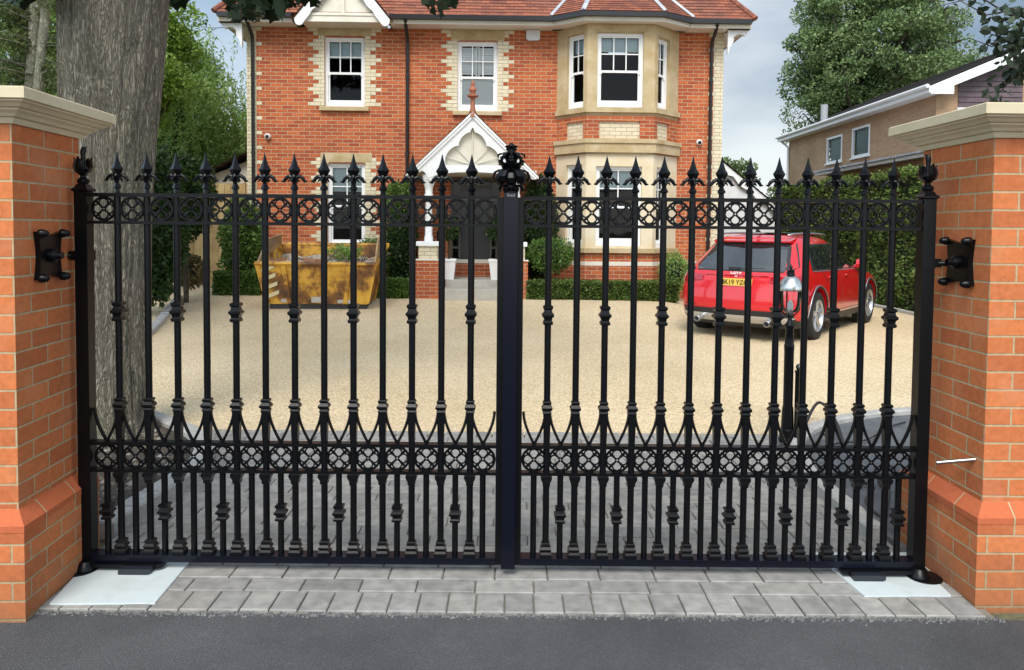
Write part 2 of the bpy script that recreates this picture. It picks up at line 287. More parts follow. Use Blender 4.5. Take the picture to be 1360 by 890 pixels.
GLASS = glassmat('window_glass', (0.96, 0.98, 0.98), 0.38); ROOM = mat('unlit_room_colour', (0.014, 0.013, 0.012), 0.9)  # ROOM: darkness of the unlit interiors is put into the colour
BLIND = mat('pale_blue_blind', (0.50, 0.60, 0.62), 0.8); SHUTTER = mat('white_shutter', (0.92, 0.93, 0.93), 0.5); BAYPALE = mat('pale_sandstone', (0.62, 0.50, 0.31), 0.85, noise=(3.0, (0.68, 0.60, 0.44), 0.35, 0.65), bump=(50, 0.2, 0.004))
def asphaltmat():
    m = mat('asphalt', (0.058, 0.059, 0.062), 0.85, noise=(1.3, (0.100, 0.100, 0.103), 0.32, 0.74), spec=0.3); t = m.node_tree; nd = t.nodes; lk = t.links; b = nd['Principled BSDF']
    tcn = nd.new('ShaderNodeTexCoord'); v = nd.new('ShaderNodeTexVoronoi'); v.inputs['Scale'].default_value = 260; lk.new(tcn.outputs['Object'], v.inputs['Vector'])
    src = b.inputs['Base Color'].links[0].from_socket; r = nd.new('ShaderNodeValToRGB'); r.color_ramp.elements[0].position = 0.62; r.color_ramp.elements[0].color = (0.94, 0.94, 0.94, 1); r.color_ramp.elements[1].position = 1.0; r.color_ramp.elements[1].color = (1.45, 1.45, 1.45, 1)
    sp = nd.new('ShaderNodeSeparateColor'); lk.new(v.outputs['Color'], sp.inputs[0]); lk.new(sp.outputs[0], r.inputs[0])
    mu = nd.new('ShaderNodeMixRGB'); mu.blend_type = 'MULTIPLY'; mu.inputs[0].default_value = 1; lk.new(src, mu.inputs[1]); lk.new(r.outputs[0], mu.inputs[2]); lk.new(mu.outputs[0], b.inputs['Base Color'])
    bp = nd.new('ShaderNodeBump'); bp.inputs['Strength'].default_value = 0.8; bp.inputs['Distance'].default_value = 0.004; bp.invert = True; lk.new(v.outputs['Distance'], bp.inputs['Height']); lk.new(bp.outputs[0], b.inputs['Normal'])
    return m
def gravelmat():
    m = mat('bound_gravel', (0.62, 0.49, 0.31), 0.85, noise=(0.45, (0.72, 0.59, 0.40), 0.35, 0.65), spec=0.25); t = m.node_tree; nd = t.nodes; lk = t.links; b = nd['Principled BSDF']
    tcn = nd.new('ShaderNodeTexCoord'); v = nd.new('ShaderNodeTexVoronoi'); v.inputs['Scale'].default_value = 75; lk.new(tcn.outputs['Object'], v.inputs['Vector'])
    src = b.inputs['Base Color'].links[0].from_socket; sp = nd.new('ShaderNodeSeparateColor'); lk.new(v.outputs['Color'], sp.inputs[0])
    r = nd.new('ShaderNodeValToRGB'); r.color_ramp.elements[0].color = (0.68, 0.65, 0.60, 1); r.color_ramp.elements[1].color = (1.2, 1.18, 1.15, 1); lk.new(sp.outputs[0], r.inputs[0])
    mu = nd.new('ShaderNodeMixRGB'); mu.blend_type = 'MULTIPLY'; mu.inputs[0].default_value = 1; lk.new(src, mu.inputs[1]); lk.new(r.outputs[0], mu.inputs[2]); lk.new(mu.outputs[0], b.inputs['Base Color'])
    bp = nd.new('ShaderNodeBump'); bp.inputs['Strength'].default_value = 0.9; bp.inputs['Distance'].default_value = 0.008; bp.invert = True; lk.new(v.outputs['Distance'], bp.inputs['Height']); lk.new(bp.outputs[0], b.inputs['Normal'])
    return m
ASPHALT = asphaltmat(); GRAVEL = gravelmat()
SETT = island('grey_setts', [(0.21, 0.203, 0.19), (0.28, 0.268, 0.25), (0.24, 0.23, 0.215), (0.31, 0.30, 0.275), (0.25, 0.235, 0.21)], 0.75, noise=0.22, bump=(0.5, 0.006), scale=16)
JOINT = mat('jointing_mortar', (0.19, 0.17, 0.14), 0.95, noise=(30, (0.20, 0.18, 0.14), 0.3, 0.7), bump=(150, 0.5, 0.004))
KERB = mat('kerb_stone', (0.34, 0.33, 0.31), 0.8, noise=(14, (0.46, 0.45, 0.42), 0.35, 0.7), bump=(40, 0.4, 0.006))
SOIL = mat('dark_soil', (0.035, 0.028, 0.02), 0.95, noise=(12, (0.085, 0.07, 0.05), 0.35, 0.75), bump=(25, 1.0, 0.03))
MEMBR = mat('grey_weed_membrane', (0.085, 0.09, 0.095), 0.8, noise=(5, (0.14, 0.145, 0.15), 0.35, 0.7), bump=(9, 0.8, 0.03))
LAWN = mat('rough_ground', (0.10, 0.10, 0.05), 0.95, noise=(2, (0.16, 0.14, 0.09), 0.35, 0.7), bump=(30, 0.8, 0.03))
# ------------------------------------------------------------------ ground
def sstep(a, b, x): t = min(1, max(0, (x-a)/(b-a))); return t*t*(3-2*t)
def gz(x, y):                                   # the drive rises a little towards the house
    return 0.28*sstep(10.8, 15.4, y)*(1-sstep(2.6, 4.4, x))
def sheet(name, x0, x1, y0, y1, dz, m, step=0.5, kind='structure', mask=None):
    nx = max(1, int((x1-x0)/step)); ny = max(1, int((y1-y0)/step)); mb = MB(); vs_ = []
    for j in range(ny+1):
        for i in range(nx+1):
            x = x0+(x1-x0)*i/nx; y = y0+(y1-y0)*j/ny; vs_.append((x, y, gz(x, y)+dz))
    fs = [(j*(nx+1)+i, j*(nx+1)+i+1, (j+1)*(nx+1)+i+1, (j+1)*(nx+1)+i) for j in range(ny) for i in range(nx)]
    mb.add(vs_, fs); o = mb.build(name, m, smooth=True); tag(o, kind=kind); return o
g = MB()
xs = [-600, -60, -14]+[-14+i*0.7 for i in range(1, 41)]+[60, 600]; ys = [-600, -40, 2.2, 4]+[4+i*0.5 for i in range(1, 26)]+[60, 600]
g.add([(x, y, gz(x, y)-0.03) for y in ys for x in xs], [(j*len(xs)+i, j*len(xs)+i+1, (j+1)*len(xs)+i+1, (j+1)*len(xs)+i) for j in range(len(ys)-1) for i in range(len(xs)-1)])
tag(g.build('ground', LAWN, smooth=True), kind='structure')
YR = 2.985                                      # edge between the road and the paved apron
rd = MB(); rd.quad((-60, -8, -0.012), (60, -8, -0.012), (60, YR+0.05, -0.012), (-60, YR-0.05, -0.012)); tag(rd.build('road', ASPHALT), kind='structure')
YG = 5.62                                       # where setts stop and gravel starts
pv = MB(); pv.box(-1.98, 1.98, YR, 3.7, -0.1, -0.012); pv.box(-2.3, 1.98, 3.7, YG, -0.1, -0.012); tag(pv.build('paving_bed', JOINT), kind='structure')
def edge_l(y): return -2.0 if y < 3.7 else (-2.03+0.05*(y-3.7) if y < 4.6 else -2.0-0.55*sstep(4.6, 5.7, y))
def edge_r(y): return 1.99 if y < 3.8 else (1.86 if y < 4.5 else 1.86+0.62*sstep(4.5, 5.75, y))
st = MB(); y = YR+0.006
def course(y0, y1, wdt, off, ang=0):
    x = -2.6+off
    while x < 2.6:
        x1 = x+wdt*(1+random.uniform(-0.05, 0.05)); a = max(x, edge_l((y0+y1)/2)+0.03); b = min(x1, edge_r((y0+y1)/2)-0.03)
        if b-a > 0.03:
            dz = random.uniform(-0.002, 0.002); st.box(a+0.003, b-0.003, y0+0.003, y1-0.003, -0.06, 0.0+dz, 0.004)
        x = x1
course(y, y+0.165, 0.122, 0.05); y += 0.167; r = 0
while y < YG-0.14:
    course(y, y+0.118, 0.245, [0, .12, .05, .17][r % 4]); y += 0.12; r += 1
course(y, y+0.165, 0.122, 0.02)
o = st.build('paved_apron', SETT); tag(o, kind='structure')
gr = sheet('gravel_drive', -9.5, 8.5, YG+0.03, 17, -0.004, GRAVEL, 0.4)
# kerbs and planting beds either side of the entrance
def kerb(pts, w_=0.10, h=0.07):
    mb = MB(); P = [Vector((p[0], p[1], 0)) for p in pts]
    Lc = [0]
    for i in range(1, len(P)): Lc.append(Lc[-1]+(P[i]-P[i-1]).length)
    def pt(s):
        for i in range(1, len(P)):
            if s <= Lc[i] or i == len(P)-1:
                k = (s-Lc[i-1])/(Lc[i]-Lc[i-1]); return P[i-1].lerp(P[i], k)
    s_ = 0
    while s_ < Lc[-1]-0.05:
        e_ = min(Lc[-1], s_+0.22); a, b = pt(s_+0.004), pt(e_-0.004); t = (b-a).normalized(); n = Vector((-t.y, t.x, 0))
        a1, a2, b1, b2 = a-n*w_/2, a+n*w_/2, b-n*w_/2, b+n*w_/2; c = 0.012; ni = n*c; ti = t*c*0.5
        za = gz(a.x, a.y)-0.05; zt = gz(a.x, a.y)+h+random.uniform(-.003, .003)
        vs_ = [(*q.xy, za) for q in (a1, b1, b2, a2)]+[(*q.xy, zt-c) for q in (a1, b1, b2, a2)]+[(*q.xy, zt) for q in (a1+ni+ti, b1+ni-ti, b2-ni-ti, a2-ni+ti)]
        mb.add(vs_, [(3, 2, 1, 0), (0, 1, 5, 4), (1, 2, 6, 5), (2, 3, 7, 6), (3, 0, 4, 7), (4, 5, 9, 8), (5, 6, 10, 9), (6, 7, 11, 10), (7, 4, 8, 11), (8, 9, 10, 11)]); s_ = e_
    return mb
def ease(f, y0, y1, n): return [(f(y0+(y1-y0)*i/n), y0+(y1-y0)*i/n) for i in range(n+1)]
kr = [(1.86, 3.75), (1.86, 4.4), (1.88, 4.7), (1.95, 5.05), (2.08, 5.4), (2.3, 5.72), (2.6, 5.98), (3.0, 6.2), (3.6, 6.38), (4.6, 6.5), (6.5, 6.6)]
kl = [(-2.05, 3.72), (-2.02, 4.1), (-1.98, 4.5), (-2.0, 4.8), (-2.1, 5.15), (-2.35, 5.5), (-2.75, 5.85), (-3.3, 6.3), (-3.9, 7.0), (-4.4, 8.2), (-5.0, 10), (-5.6, 12), (-6.2, 14)]
tag(kerb(kr).build('kerb', KERB), kind='structure'); tag(kerb(kl, 0.13).build('kerb', KERB), kind='structure')
def bed(name, pts, m, z=0.03):
    mb = MB(); pl = list(pts); mb.vprism(pl, -0.05, z); o = mb.build(name, m, recalc=True); tag(o, kind='structure'); return o
bed('planting_bed', [(1.90, 3.6), (1.90, 4.4), (1.93, 4.75), (2.0, 5.05), (2.13, 5.38), (2.34, 5.68), (2.63, 5.93), (3.02, 6.15), (3.6, 6.33), (4.6, 6.45), (6.5, 6.55), (6.5, 3.6)][::-1], MEMBR)
bed('planting_bed', [(-2.1, 3.72), (-2.08, 4.1), (-2.05, 4.5), (-2.07, 4.8), (-2.17, 5.18), (-2.41, 5.55), (-2.8, 5.9), (-3.35, 6.35), (-3.95, 7.05), (-4.45, 8.2), (-5.05, 10), (-5.65, 12), (-6.25, 14), (-12, 14), (-12, 3.72)], SOIL)
# loose stones, bark chips and leaf litter on the soil
stn = MB()
for i in range(900):
    u = random.random(); yy = 3.8+u*4; xx = float(np.interp(yy, [p_[1] for p_ in kl], [p_[0] for p_ in kl]))-.16-abs(random.gauss(0, 0.7)); s = random.uniform(0.008, 0.035)
    a = random.random()*6; pts = [(xx+math.cos(a+k*1.57)*s*random.uniform(.6, 1.2), yy+math.sin(a+k*1.57)*s*random.uniform(.6, 1.2), 0.03) for k in range(4)]
    stn.add(pts+[(xx, yy, 0.03+s*random.uniform(.3, .9))], [(0, 1, 4), (1, 2, 4), (2, 3, 4), (3, 0, 4)])
tag(stn.build('soil_litter', island('litter', [(0.05, 0.04, 0.03), (0.16, 0.13, 0.09), (0.30, 0.28, 0.25), (0.08, 0.06, 0.04)], 0.9)), kind='stuff')
# crumbs of asphalt and grit along the road edge
cb = MB()
for i in range(1500):
    xx = random.uniform(-2.0, 2.0); yy = YR+random.gauss(0, 0.012)+0.02*xx*0.05; s = random.uniform(0.003, 0.009)
    cb.add([(xx-s, yy-s, -0.013), (xx+s, yy-s*.6, -0.013), (xx, yy+s, -0.013), (xx, yy, -0.012+s)], [(0, 1, 3), (1, 2, 3), (2, 0, 3)])
tag(cb.build('road_edge_grit', island('grit', [(0.06, 0.06, 0.06), (0.16, 0.16, 0.155), (0.1, 0.1, 0.1)], 0.9)), kind='stuff')

# ------------------------------------------------------------------ brick gate piers
def pier(label, corner, depth, ang, side):
    """corner = front inner corner of the shaft (x,y); side=-1 pier lies to the left of it"""
    root = empty('brick_gate_pier', (corner[0], corner[1], 0), ang); tag(root, label, 'gate pier', 'brick piers either side of the gate')
    W = 0.68; x0, x1 = (-W, 0) if side < 0 else (0, W); z1 = 1.945
    b = MB(); b.box(x0, x1, 0, depth, 0.42, z1); b.build('shaft', PIERBRICK, root)
    p = 0.045; b = MB()
    b.box(x0-p, x1+p, -p, depth+p, -0.05, 0.345); b.build('plinth', PIERBRICK, root)
    c = MB(); q = p+0.002
    lo = [(x0-q, -q), (x1+q, -q), (x1+q, depth+q), (x0-q, depth+q)]; hi = [(x0-.001, -.001), (x1+.001, -.001), (x1+.001, depth+.001), (x0-.001, depth+.001)]
    vs_ = [(x, y_, 0.346) for x, y_ in lo]+[(x, y_, 0.372) for x, y_ in lo]+[(x, y_, 0.425) for x, y_ in hi]
    c.add(vs_, [(3, 2, 1, 0)]+[(i, (i+1) % 4, (i+1) % 4+4, i+4) for i in range(4)]+[(i+4, (i+1) % 4+4, (i+1) % 4+8, i+8) for i in range(4)]+[(8, 9, 10, 11)])
    c.build('plinth_capping', PLINTHTOP, root)
    k = MB(); prof0 = [(0.012, 1.962), (0.022, 1.984), (0.022, 1.991), (0.038, 1.994), (0.050, 2.010), (0.068, 2.024), (0.068, 2.032), (0.083, 2.036), (0.098, 2.052), (0.112, 2.060), (0.112, 2.068), (0.128, 2.072), (0.128, 2.125), (0.120, 2.131)]; prof = [(a_*.90, 1.945+(z_-1.962)*.75) for a_, z_ in prof0]
    vs_ = []
    for o_, z in prof: vs_ += [(x0-o_, -o_, z), (x1+o_, -o_, z), (x1+o_, depth+o_, z), (x0-o_, depth+o_, z)]
    fs = [(3, 2, 1, 0)]
    for j in range(len(prof)-1): fs += [(j*4+i, j*4+(i+1) % 4, j*4+4+(i+1) % 4, j*4+4+i) for i in range(4)]
    n = (len(prof)-1)*4; cx, cy = (x0+x1)/2, depth/2; vs_.append((cx, cy, 2.12)); fs += [(n+i, n+(i+1) % 4, len(vs_)-1) for i in range(4)]
    k.add(vs_, fs); k.build('moulded_cap', STONE, root)
    return root
PLINTHTOP = brickmat('plinth_capping_brick', (0.50, 0.13, 0.05), (0.42, 0.105, 0.045), (0.44, 0.34, 0.19), rh=0.6, ms=0.008, var=0.10)
LPX, LPY = -1.95, 2.945; RPX, RPY = 1.985, 3.12
lp = pier('left hand orange brick pier with moulded cream cap in front of the big tree', (LPX, LPY), 0.50, R_(3), -1)
rp = pier('right hand orange brick pier with moulded cream cap and a steel rod sticking out', (RPX, RPY), 0.52, R_(1.0), 1)
STEEL = mat('galvanised_steel', (0.35, 0.33, 0.30), 0.3, metal=1)
r_ = MB(); r_.tube([(0.03, 0.05, 0.592), (-0.135, 0.10, 0.560)], 0.0075, 10); r_.tube([(-0.0, 0.06, 0.586), (-0.14, 0.10, 0.559)], 0.0095, 10); r_.build('steel_rod', STEEL, rp, smooth='auto')
def hinge(par, x, y, z, side):
    s = side; p = MB(); pts = []
    hw, hh = 0.088, 0.100
    for k in range(40):
        a = 2*math.pi*k/40; c_, s_ = math.cos(a), math.sin(a); m = max(abs(c_), abs(s_)); px_, pz_ = c_/m, s_/m; sc = 1-0.16*(1-min(abs(px_), abs(pz_))**1.5)
        pts.append((px_*hw*sc, pz_*hh*sc))
    vs_ = [(x, y+a, z+b) for a, b in pts]+[(x-s*0.022, y+a, z+b) for a, b in pts]; n = len(pts)
    p.add(vs_, [tuple(range(n)), tuple(range(2*n-1, n-1, -1))]+[(i, i+n, (i+1) % n+n, (i+1) % n) for i in range(n)])
    o = p.build('hinge_plate', BLACK, par, recalc=True)
    for a, b in ((-1, -1), (1, -1), (-1, 1), (1, 1)):
        bb = MB(); bb.lathe([(0.018, 0), (0.019, -s*0.014), (0.016, -s*0.020), (0.014, -s*0.030), (0.008, -s*0.037), (0.001, -s*0.039)], (x-s*0.02, y+a*hw*.92, z+b*hh*.92), 12, axis='x'); bb.build('bolt_cap', BLACK, o, smooth='auto')
    bb = MB(); bb.lathe([(0.03, 0), (0.028, -s*0.02), (0.016, -s*0.03), (0.014, -s*0.05)], (x-s*0.02, y, z), 14, axis='x'); bb.build('hinge_boss', BLACK, o, smooth='auto')
hinge(lp, 0.0, 0.22, 1.425, -1); hinge(rp, 0.0, 0.19, 1.425, 1)

# ------------------------------------------------------------------ the gate
GY = 3.36
def zz(py): return at(680, py, GY).z
def xx_(px): return at(px, 350, GY).x
Z_TIP, Z_TR, Z_LR, Z_MU, Z_ML = zz(206), zz(263.5), zz(300), zz(592), zz(628)
Z_COL, Z_KN, Z_BT, Z_BB = zz(541), zz(418), zz(737), zz(747)
BR = 0.0155
def knuckle(z, s=1.0):                          # stepped square collar on a bar
    return [(BR, z-0.044*s), (0.022, z-0.040*s), (0.022, z-0.030*s), (0.017, z-0.024*s), (0.019, z-0.012*s), (0.0265, z-0.004*s), (0.0265, z+0.004*s), (0.019, z+0.012*s), (0.017, z+0.024*s), (0.022, z+0.030*s), (0.022, z+0.040*s), (BR, z+0.044*s)]
def torus(mb, c, R, r, n=28, m=6, a0=0, a1=2*math.pi, flat=1.0):
    full = abs(a1-a0-2*math.pi) < 1e-6; k = n if full else n+1
    mb.tube([(c[0]+R*math.cos(a0+(a1-a0)*i/n), c[1], c[2]+R*math.sin(a0+(a1-a0)*i/n)) for i in range(k)], r, m, flat=flat, closed=full)
def ring_mesh(h):
    mb = MB(); R = h*0.475; torus(mb, (0, 0, 0), R, 0.0056, 32, 6, flat=1.5)
    q = R*0.50; rr = R*0.40
    for k in range(4):
        a = k*math.pi/2; torus(mb, (q*math.cos(a), 0, q*math.sin(a)), rr, 0.0038, 16, 6, a-R_(128), a+R_(128), flat=1.6)
        a += math.pi/4; cx, cz = math.cos(a), math.sin(a)
        mb.tube([(cx*R*0.95, 0, cz*R*0.95), (cx*R*0.55, 0, cz*R*0.55), (cx*R*0.16, 0, cz*R*0.16)], [0.005, 0.0065, 0.0035], 6)
        mb.lathe([(0.004, -0.006), (0.0065, 0), (0.004, 0.006)], (cx*R*0.17, 0, cz*R*0.17), 8, axis='y')
    return mb
def petal(mb, base, az, pts, ws, th=0.004):
    """curled leaf: pts = list of (r,z) from base, width ws, az = direction around vertical"""
    ca, sa = math.cos(az), math.sin(az); vs_ = []; n = len(pts)
    for (r, z), wd in zip(pts, ws):
        for k, (t, lift) in enumerate(((-1, -0.15), (-0.5, 0.06), (0, 0.22), (0.5, 0.06), (1, -0.15))):
            rr = r+lift*wd*0.6; vs_.append((base[0]+rr*ca-t*wd*sa, base[1]+rr*sa+t*wd*ca, base[2]+z))
    for i in range(len(vs_)):
        v = vs_[i]; r = Vector((v[0]-base[0], v[1]-base[1])); vs_.append((v[0]-ca*th, v[1]-sa*th, v[2]-th*0.7)) if i < n*5 else None
    fs = []; m = n*5
    for j in range(n-1):
        for k in range(4):
            a = j*5+k; fs.append((a, a+1, a+6, a+5)); fs.append((a+m, a+5+m, a+6+m, a+1+m))
    for j in range(n-1): fs.append((j*5, j*5+5, j*5+5+m, j*5+m)); fs.append((j*5+4, j*5+4+m, j*5+9+m, j*5+9))
    fs.append(tuple((n-1)*5+k for k in range(5))+tuple((n-1)*5+k+m for k in range(4, -1, -1)))
    mb.add(vs_, fs)
def make_spear():
    z0 = Z_TR+0.006; mb = MB()
    mb.lathe([(0.012, z0), (0.012, z0+.022), (0.018, z0+.026), (0.018, z0+.034), (0.012, z0+.042), (0.009, z0+.054), (0.007, zz(241)), (0.0275, zz(229)), (0.0275, zz(228)), (0.0165, zz(223)), (0.0085, zz(215.5)), (0.0012, Z_TIP)], n=4, rot=0)
    for s in (-1, 1):
        for yy in (-0.004,):
            mb.tube([(0, 0, z0+.060), (s*.010, 0, z0+.078), (s*.024, 0, z0+.084), (s*.038, 0, z0+.074), (s*.047, 0, z0+.060), (s*.058, 0, z0+.060)], [0.009, .010, .009, .0085, .007, .002], 8, flat=0.8)
            mb.tube([(0, -.004, z0+.050), (s*.008, -.006, z0+.066), (s*.018, -.008, z0+.070), (s*.026, -.006, z0+.058)], [0.007, .007, .006, .002], 8)
            mb.tube([(0, s*.004, z0+.060), (0, s*.020, z0+.082), (0, s*.036, z0+.070), (0, s*.044, z0+.056)], [0.009, .009, .007, .003], 8)
    return mb
def leaf_gate(label, x0, x1, bars, hinge_left, knuck_dog):
    """x0,x1 = outer faces of the leaf; bars = x of the tall bars"""
    hx = x0 if hinge_left else x1; root = empty('iron_gate_leaf', (hx, GY, 0)); tag(root, label, 'gate', 'two leaves of the driveway gate')
    X = lambda x: x-hx
    SW = 0.056; sg = 1 if hinge_left else -1
    # hinge stile with crown finial
    a, b = (X(x0), X(x0)+SW) if hinge_left else (X(x1)-SW, X(x1)); zt = Z_TR+0.012; mc = (a+b)/2
    s = MB(); s.box(a, b, -SW/2, SW/2, 0.045, zt); o = s.build('hinge_stile', BLACK, root)
    f = MB(); f.lathe([(0.030, zt), (0.036, zt+.004), (0.036, zt+.012), (0.026, zt+.020), (0.020, zt+.034)], (mc, 0, 0), sq=True)
    f.lathe([(0.018, zt+.030), (0.026, zt+.042), (0.026, zt+.054), (0.013, zt+.064), (0.012, zt+.074), (0.022, zt+.090), (0.024, zt+.10), (0.012, zt+.115)], (mc, 0, 0), 16)
    for k in range(4):
        petal(f, (mc, 0, zt+.075), k*math.pi/2+(0.0), [(.008, 0), (.030, .012), (.040, .035), (.036, .062), (.042, .078)], [.014, .017, .015, .011, .004])
    f.lathe([(0.012, zt+.10), (0.011, zt+.135), (0.009, zt+.158), (0.012, zt+.172), (0.010, zt+.185), (0.006, zt+.196), (0.002, zt+.202)], (mc, 0, 0), 10)
    f.tube([(mc, 0, zt+.155), (mc+sg*.007, 0, zt+.18), (mc+sg*.013, 0, zt+.20)], [.006, .008, .003], 8)
    f.build('crown_finial', BLACK, o, smooth='auto')
    # meeting stile
    c, d = (X(x1)-0.030, X(x1)) if hinge_left else (X(x0), X(x0)+0.030)
    s = MB(); s.box(c, d, -SW/2, SW/2, Z_BB+0.001, Z_TR+0.003); s.build('meeting_stile', BLACK, root)
    il, ir = (b, c) if hinge_left else (d, a)
    def rail(nm, z, h, dep):
        r = MB(); r.box(il, ir, -dep/2, dep/2, z-h/2, z+h/2); return r.build(nm, BLACK, root)
    rail('top_rail', Z_TR, 0.016, 0.042); rail('upper_rail', Z_LR, 0.014, 0.040); rail('middle_rail', Z_MU, 0.015, 0.044); rail('lower_middle_rail', Z_ML, 0.013, 0.042)
    br = MB(); br.box(il, ir, -0.028, 0.028, Z_BB-0.001, Z_BT-0.010); br.box(il, ir, -0.034, 0.034, Z_BT-0.010+0.001, Z_BT-0.002); br.build('bottom_rail', POSTBLK, root)
    # tall bars
    first = {}
    def bar(i, x):
        key = i % 2
        if key in first:
            c_ = copy_tree(first[key], root)
        else:
            m = MB(); m.lathe([(0.0148, 0.10), (0.0148, Z_TR+.01)], n=14); c_ = m.build('bar', BLACK, root, smooth='auto')
            sp = make_spear(); sp.build('spearhead', BLACK, c_)
            q = MB(); z = Z_COL; q.lathe([(BR, z+.030), (0.019, z+.026), (0.019, z+.020), (0.015, z+.014), (0.024, z+.002), (0.024, z-.006), (0.0165, z-.014), (0.020, z-.022), (0.0165, z-.03), (0.0155, z-.10), (0.013, Z_MU+.01)], sq=True)
            q.build('collar', BLACK, c_)
            q = MB(); z = Z_ML-0.006; q.lathe([(BR, z-.050), (0.017, z-.044), (0.017, z-.034), (0.019, z-.030), (0.025, z-.016), (0.025, z-.004), (0.02, z)], sq=True); q.build('head_casting', BLACK, c_)
            q = MB()
            z = Z_BT; q.lathe([(0.027, z-.003), (0.027, z+.012), (0.019, z+.020), (0.024, z+.028), (0.024, z+.034), (0.018, z+.044), (0.020, z+.052), (0.020, z+.058), (BR, z+.062)], sq=True)
            q.build('foot_casting', BLACK, c_)
            if key == 0: q = MB(); q.lathe(knuckle(Z_KN), sq=True); q.build('knuckle', BLACK, c_)
            first[key] = c_
        c_.location = (x, 0, 0)
    for i, x in enumerate(bars): bar(i, X(x))
    ed = [il]+[X(x) for x in bars]+[ir]; pitch = X(bars[1])-X(bars[0])
    gaps = [(X(bars[0])-pitch/2)]+[(X(bars[i])+X(bars[i+1]))/2 for i in range(len(bars)-1)]+[X(bars[-1])+pitch/2]
    gaps[0] = max(gaps[0], (il+X(bars[0]))/2) if abs(gaps[0]-il) < .04 else gaps[0]
    gaps[0] = (il+X(bars[0]))/2; gaps[-1] = (ir+X(bars[-1]))/2
    r1 = r2 = None; dg = {}; arc0 = None
    hu, hl = (Z_TR-.008)-(Z_LR+.007), (Z_MU-.0075)-(Z_ML+.0065)
    for i, gx in enumerate(gaps):
        if r1 is None: r1 = ring_mesh(hu).build('quatrefoil_ring', BLACK, root, smooth='auto'); r2 = ring_mesh(hl).build('quatrefoil_ring', BLACK, root, smooth='auto'); q1, q2 = r1, r2
        else: q1, q2 = copy_tree(r1, root), copy_tree(r2, root)
        q1.location = (gx, 0, (Z_TR-.008+Z_LR+.007)/2); q2.location = (gx, 0, (Z_MU-.0075+Z_ML+.0065)/2)
        k = int(i % 2 == knuck_dog)
        if k not in dg:
            m = MB(); m.lathe([(0.0138, Z_BT-.002), (0.0138, Z_ML-.006)], n=14); c_ = m.build('dog_bar', BLACK, root, smooth='auto')
            if k: q = MB(); q.lathe(knuckle((Z_BT+Z_ML)/2, 0.86), sq=True); q.build('knuckle', BLACK, c_)
            dg[k] = c_
        else: c_ = copy_tree(dg[k], root)
        c_.location = (gx, 0, 0)
        if arc0 is None:
            m = MB(); hp = pitch/2; zt_, zb = Z_COL-0.02, Z_MU+.006
            for s_ in (-1, 1):
                pth = []
                for t in range(9):
                    u = t/8; pth.append((s_*(hp-0.014)*(1-u)**1.0*(1-0.0*u)*(1 if u < 1 else 0)+s_*0.0, 0, 0))
                pth = [(s_*(hp-0.016)*(1-u)**0.62 if u < 1 else 0.0, 0, zt_+(zb-zt_)*(u**1.0)) for u in [k_/10 for k_ in range(11)]]
                pth = [(s_*(hp-0.014)*(.93*math.cos(u*math.pi/2)+.07*(1-u)), 0, zt_+(zb-zt_)*(u)) for u in [k_/10 for k_ in range(11)]]
                m.tube(pth, 0.0066, 6, flat=1.6)
            arc0 = m.build('gothic_arch', BLACK, root, smooth='auto'); c_ = arc0
        else: c_ = copy_tree(arc0, root)
        c_.location = (gx, 0, 0); c_.scale = ((pitch if 0 < i < len(gaps)-1 else (2*abs((X(bars[0]) if i == 0 else X(bars[-1]))-gx)+.012))/pitch, 1, 1)
    # bottom pivot, operator arm and its box
    pv_ = MB(); pv_.lathe([(0.052, 0.006), (0.050, 0.012), (0.034, 0.040), (0.028, 0.046)], (mc, -0.028, 0), 24); pv_.lathe([(0.075, 0.005), (0.074, 0.010), (0.05, 0.012)], (mc-sg*0.02, -0.035, 0), 24); pv_.build('pivot_shoe', BLACK, root, smooth='auto')
    am = MB(); e0, e1 = (mc, mc+sg*0.35); lo_, hi_ = min(e0, e1), max(e0, e1)
    am.vprism([(lo_, -.050), (hi_-.02, -.050), (hi_, -.034), (hi_, .028), (hi_-.01, .038), (lo_, .050)], 0.020, Z_BB-.003); am.build('operator_arm', BLACK, root)
    bx = MB(); cxx = mc+sg*0.245; bx.prism([(cxx-.070, .007), (cxx+.056, .007), (cxx+.070, .014), (cxx+.070, .032), (cxx-.070, .032)], -0.085, 0.0); bx.build('operator_box', mat('satin_black_casting', (0.014, 0.017, 0.024), 0.4), root)
    # hinge eye and pin reaching for the bracket on the pier
    hb = MB(); zc = 1.418; xe = mc-sg*0.028
    hb.box(min(mc-sg*.030, mc+sg*.032), max(mc-sg*.030, mc+sg*.032), -.034, .034, zc-.022, zc+.022)
    hb.tube([(mc-sg*.03, 0, zc), (mc-sg*.085, -.03, zc-.002)], 0.012, 10); hb.box(min(mc-sg*.03, mc-sg*.06), max(mc-sg*.03, mc-sg*.06), -.022, .016, zc-.019, zc+.019)
    hb.build('hinge_eye', BLACK, root, smooth='auto')
    return root
xL0, xL1, xR0, xR1 = xx_(104), xx_(669.5), xx_(686), xx_(1237)
barsL = [xx_(157+39.07*i) for i in range(13)]; barsR = [xx_(728.5+37.95*i) for i in range(13)]
gl = leaf_gate('left leaf of the black iron gate, carrying the leafy finial where the leaves meet', xL0, xL1, barsL, True, 0)
gr_ = leaf_gate('right leaf of the black iron gate, in front of the parked red car', xR0, xR1, barsR, False, 1)
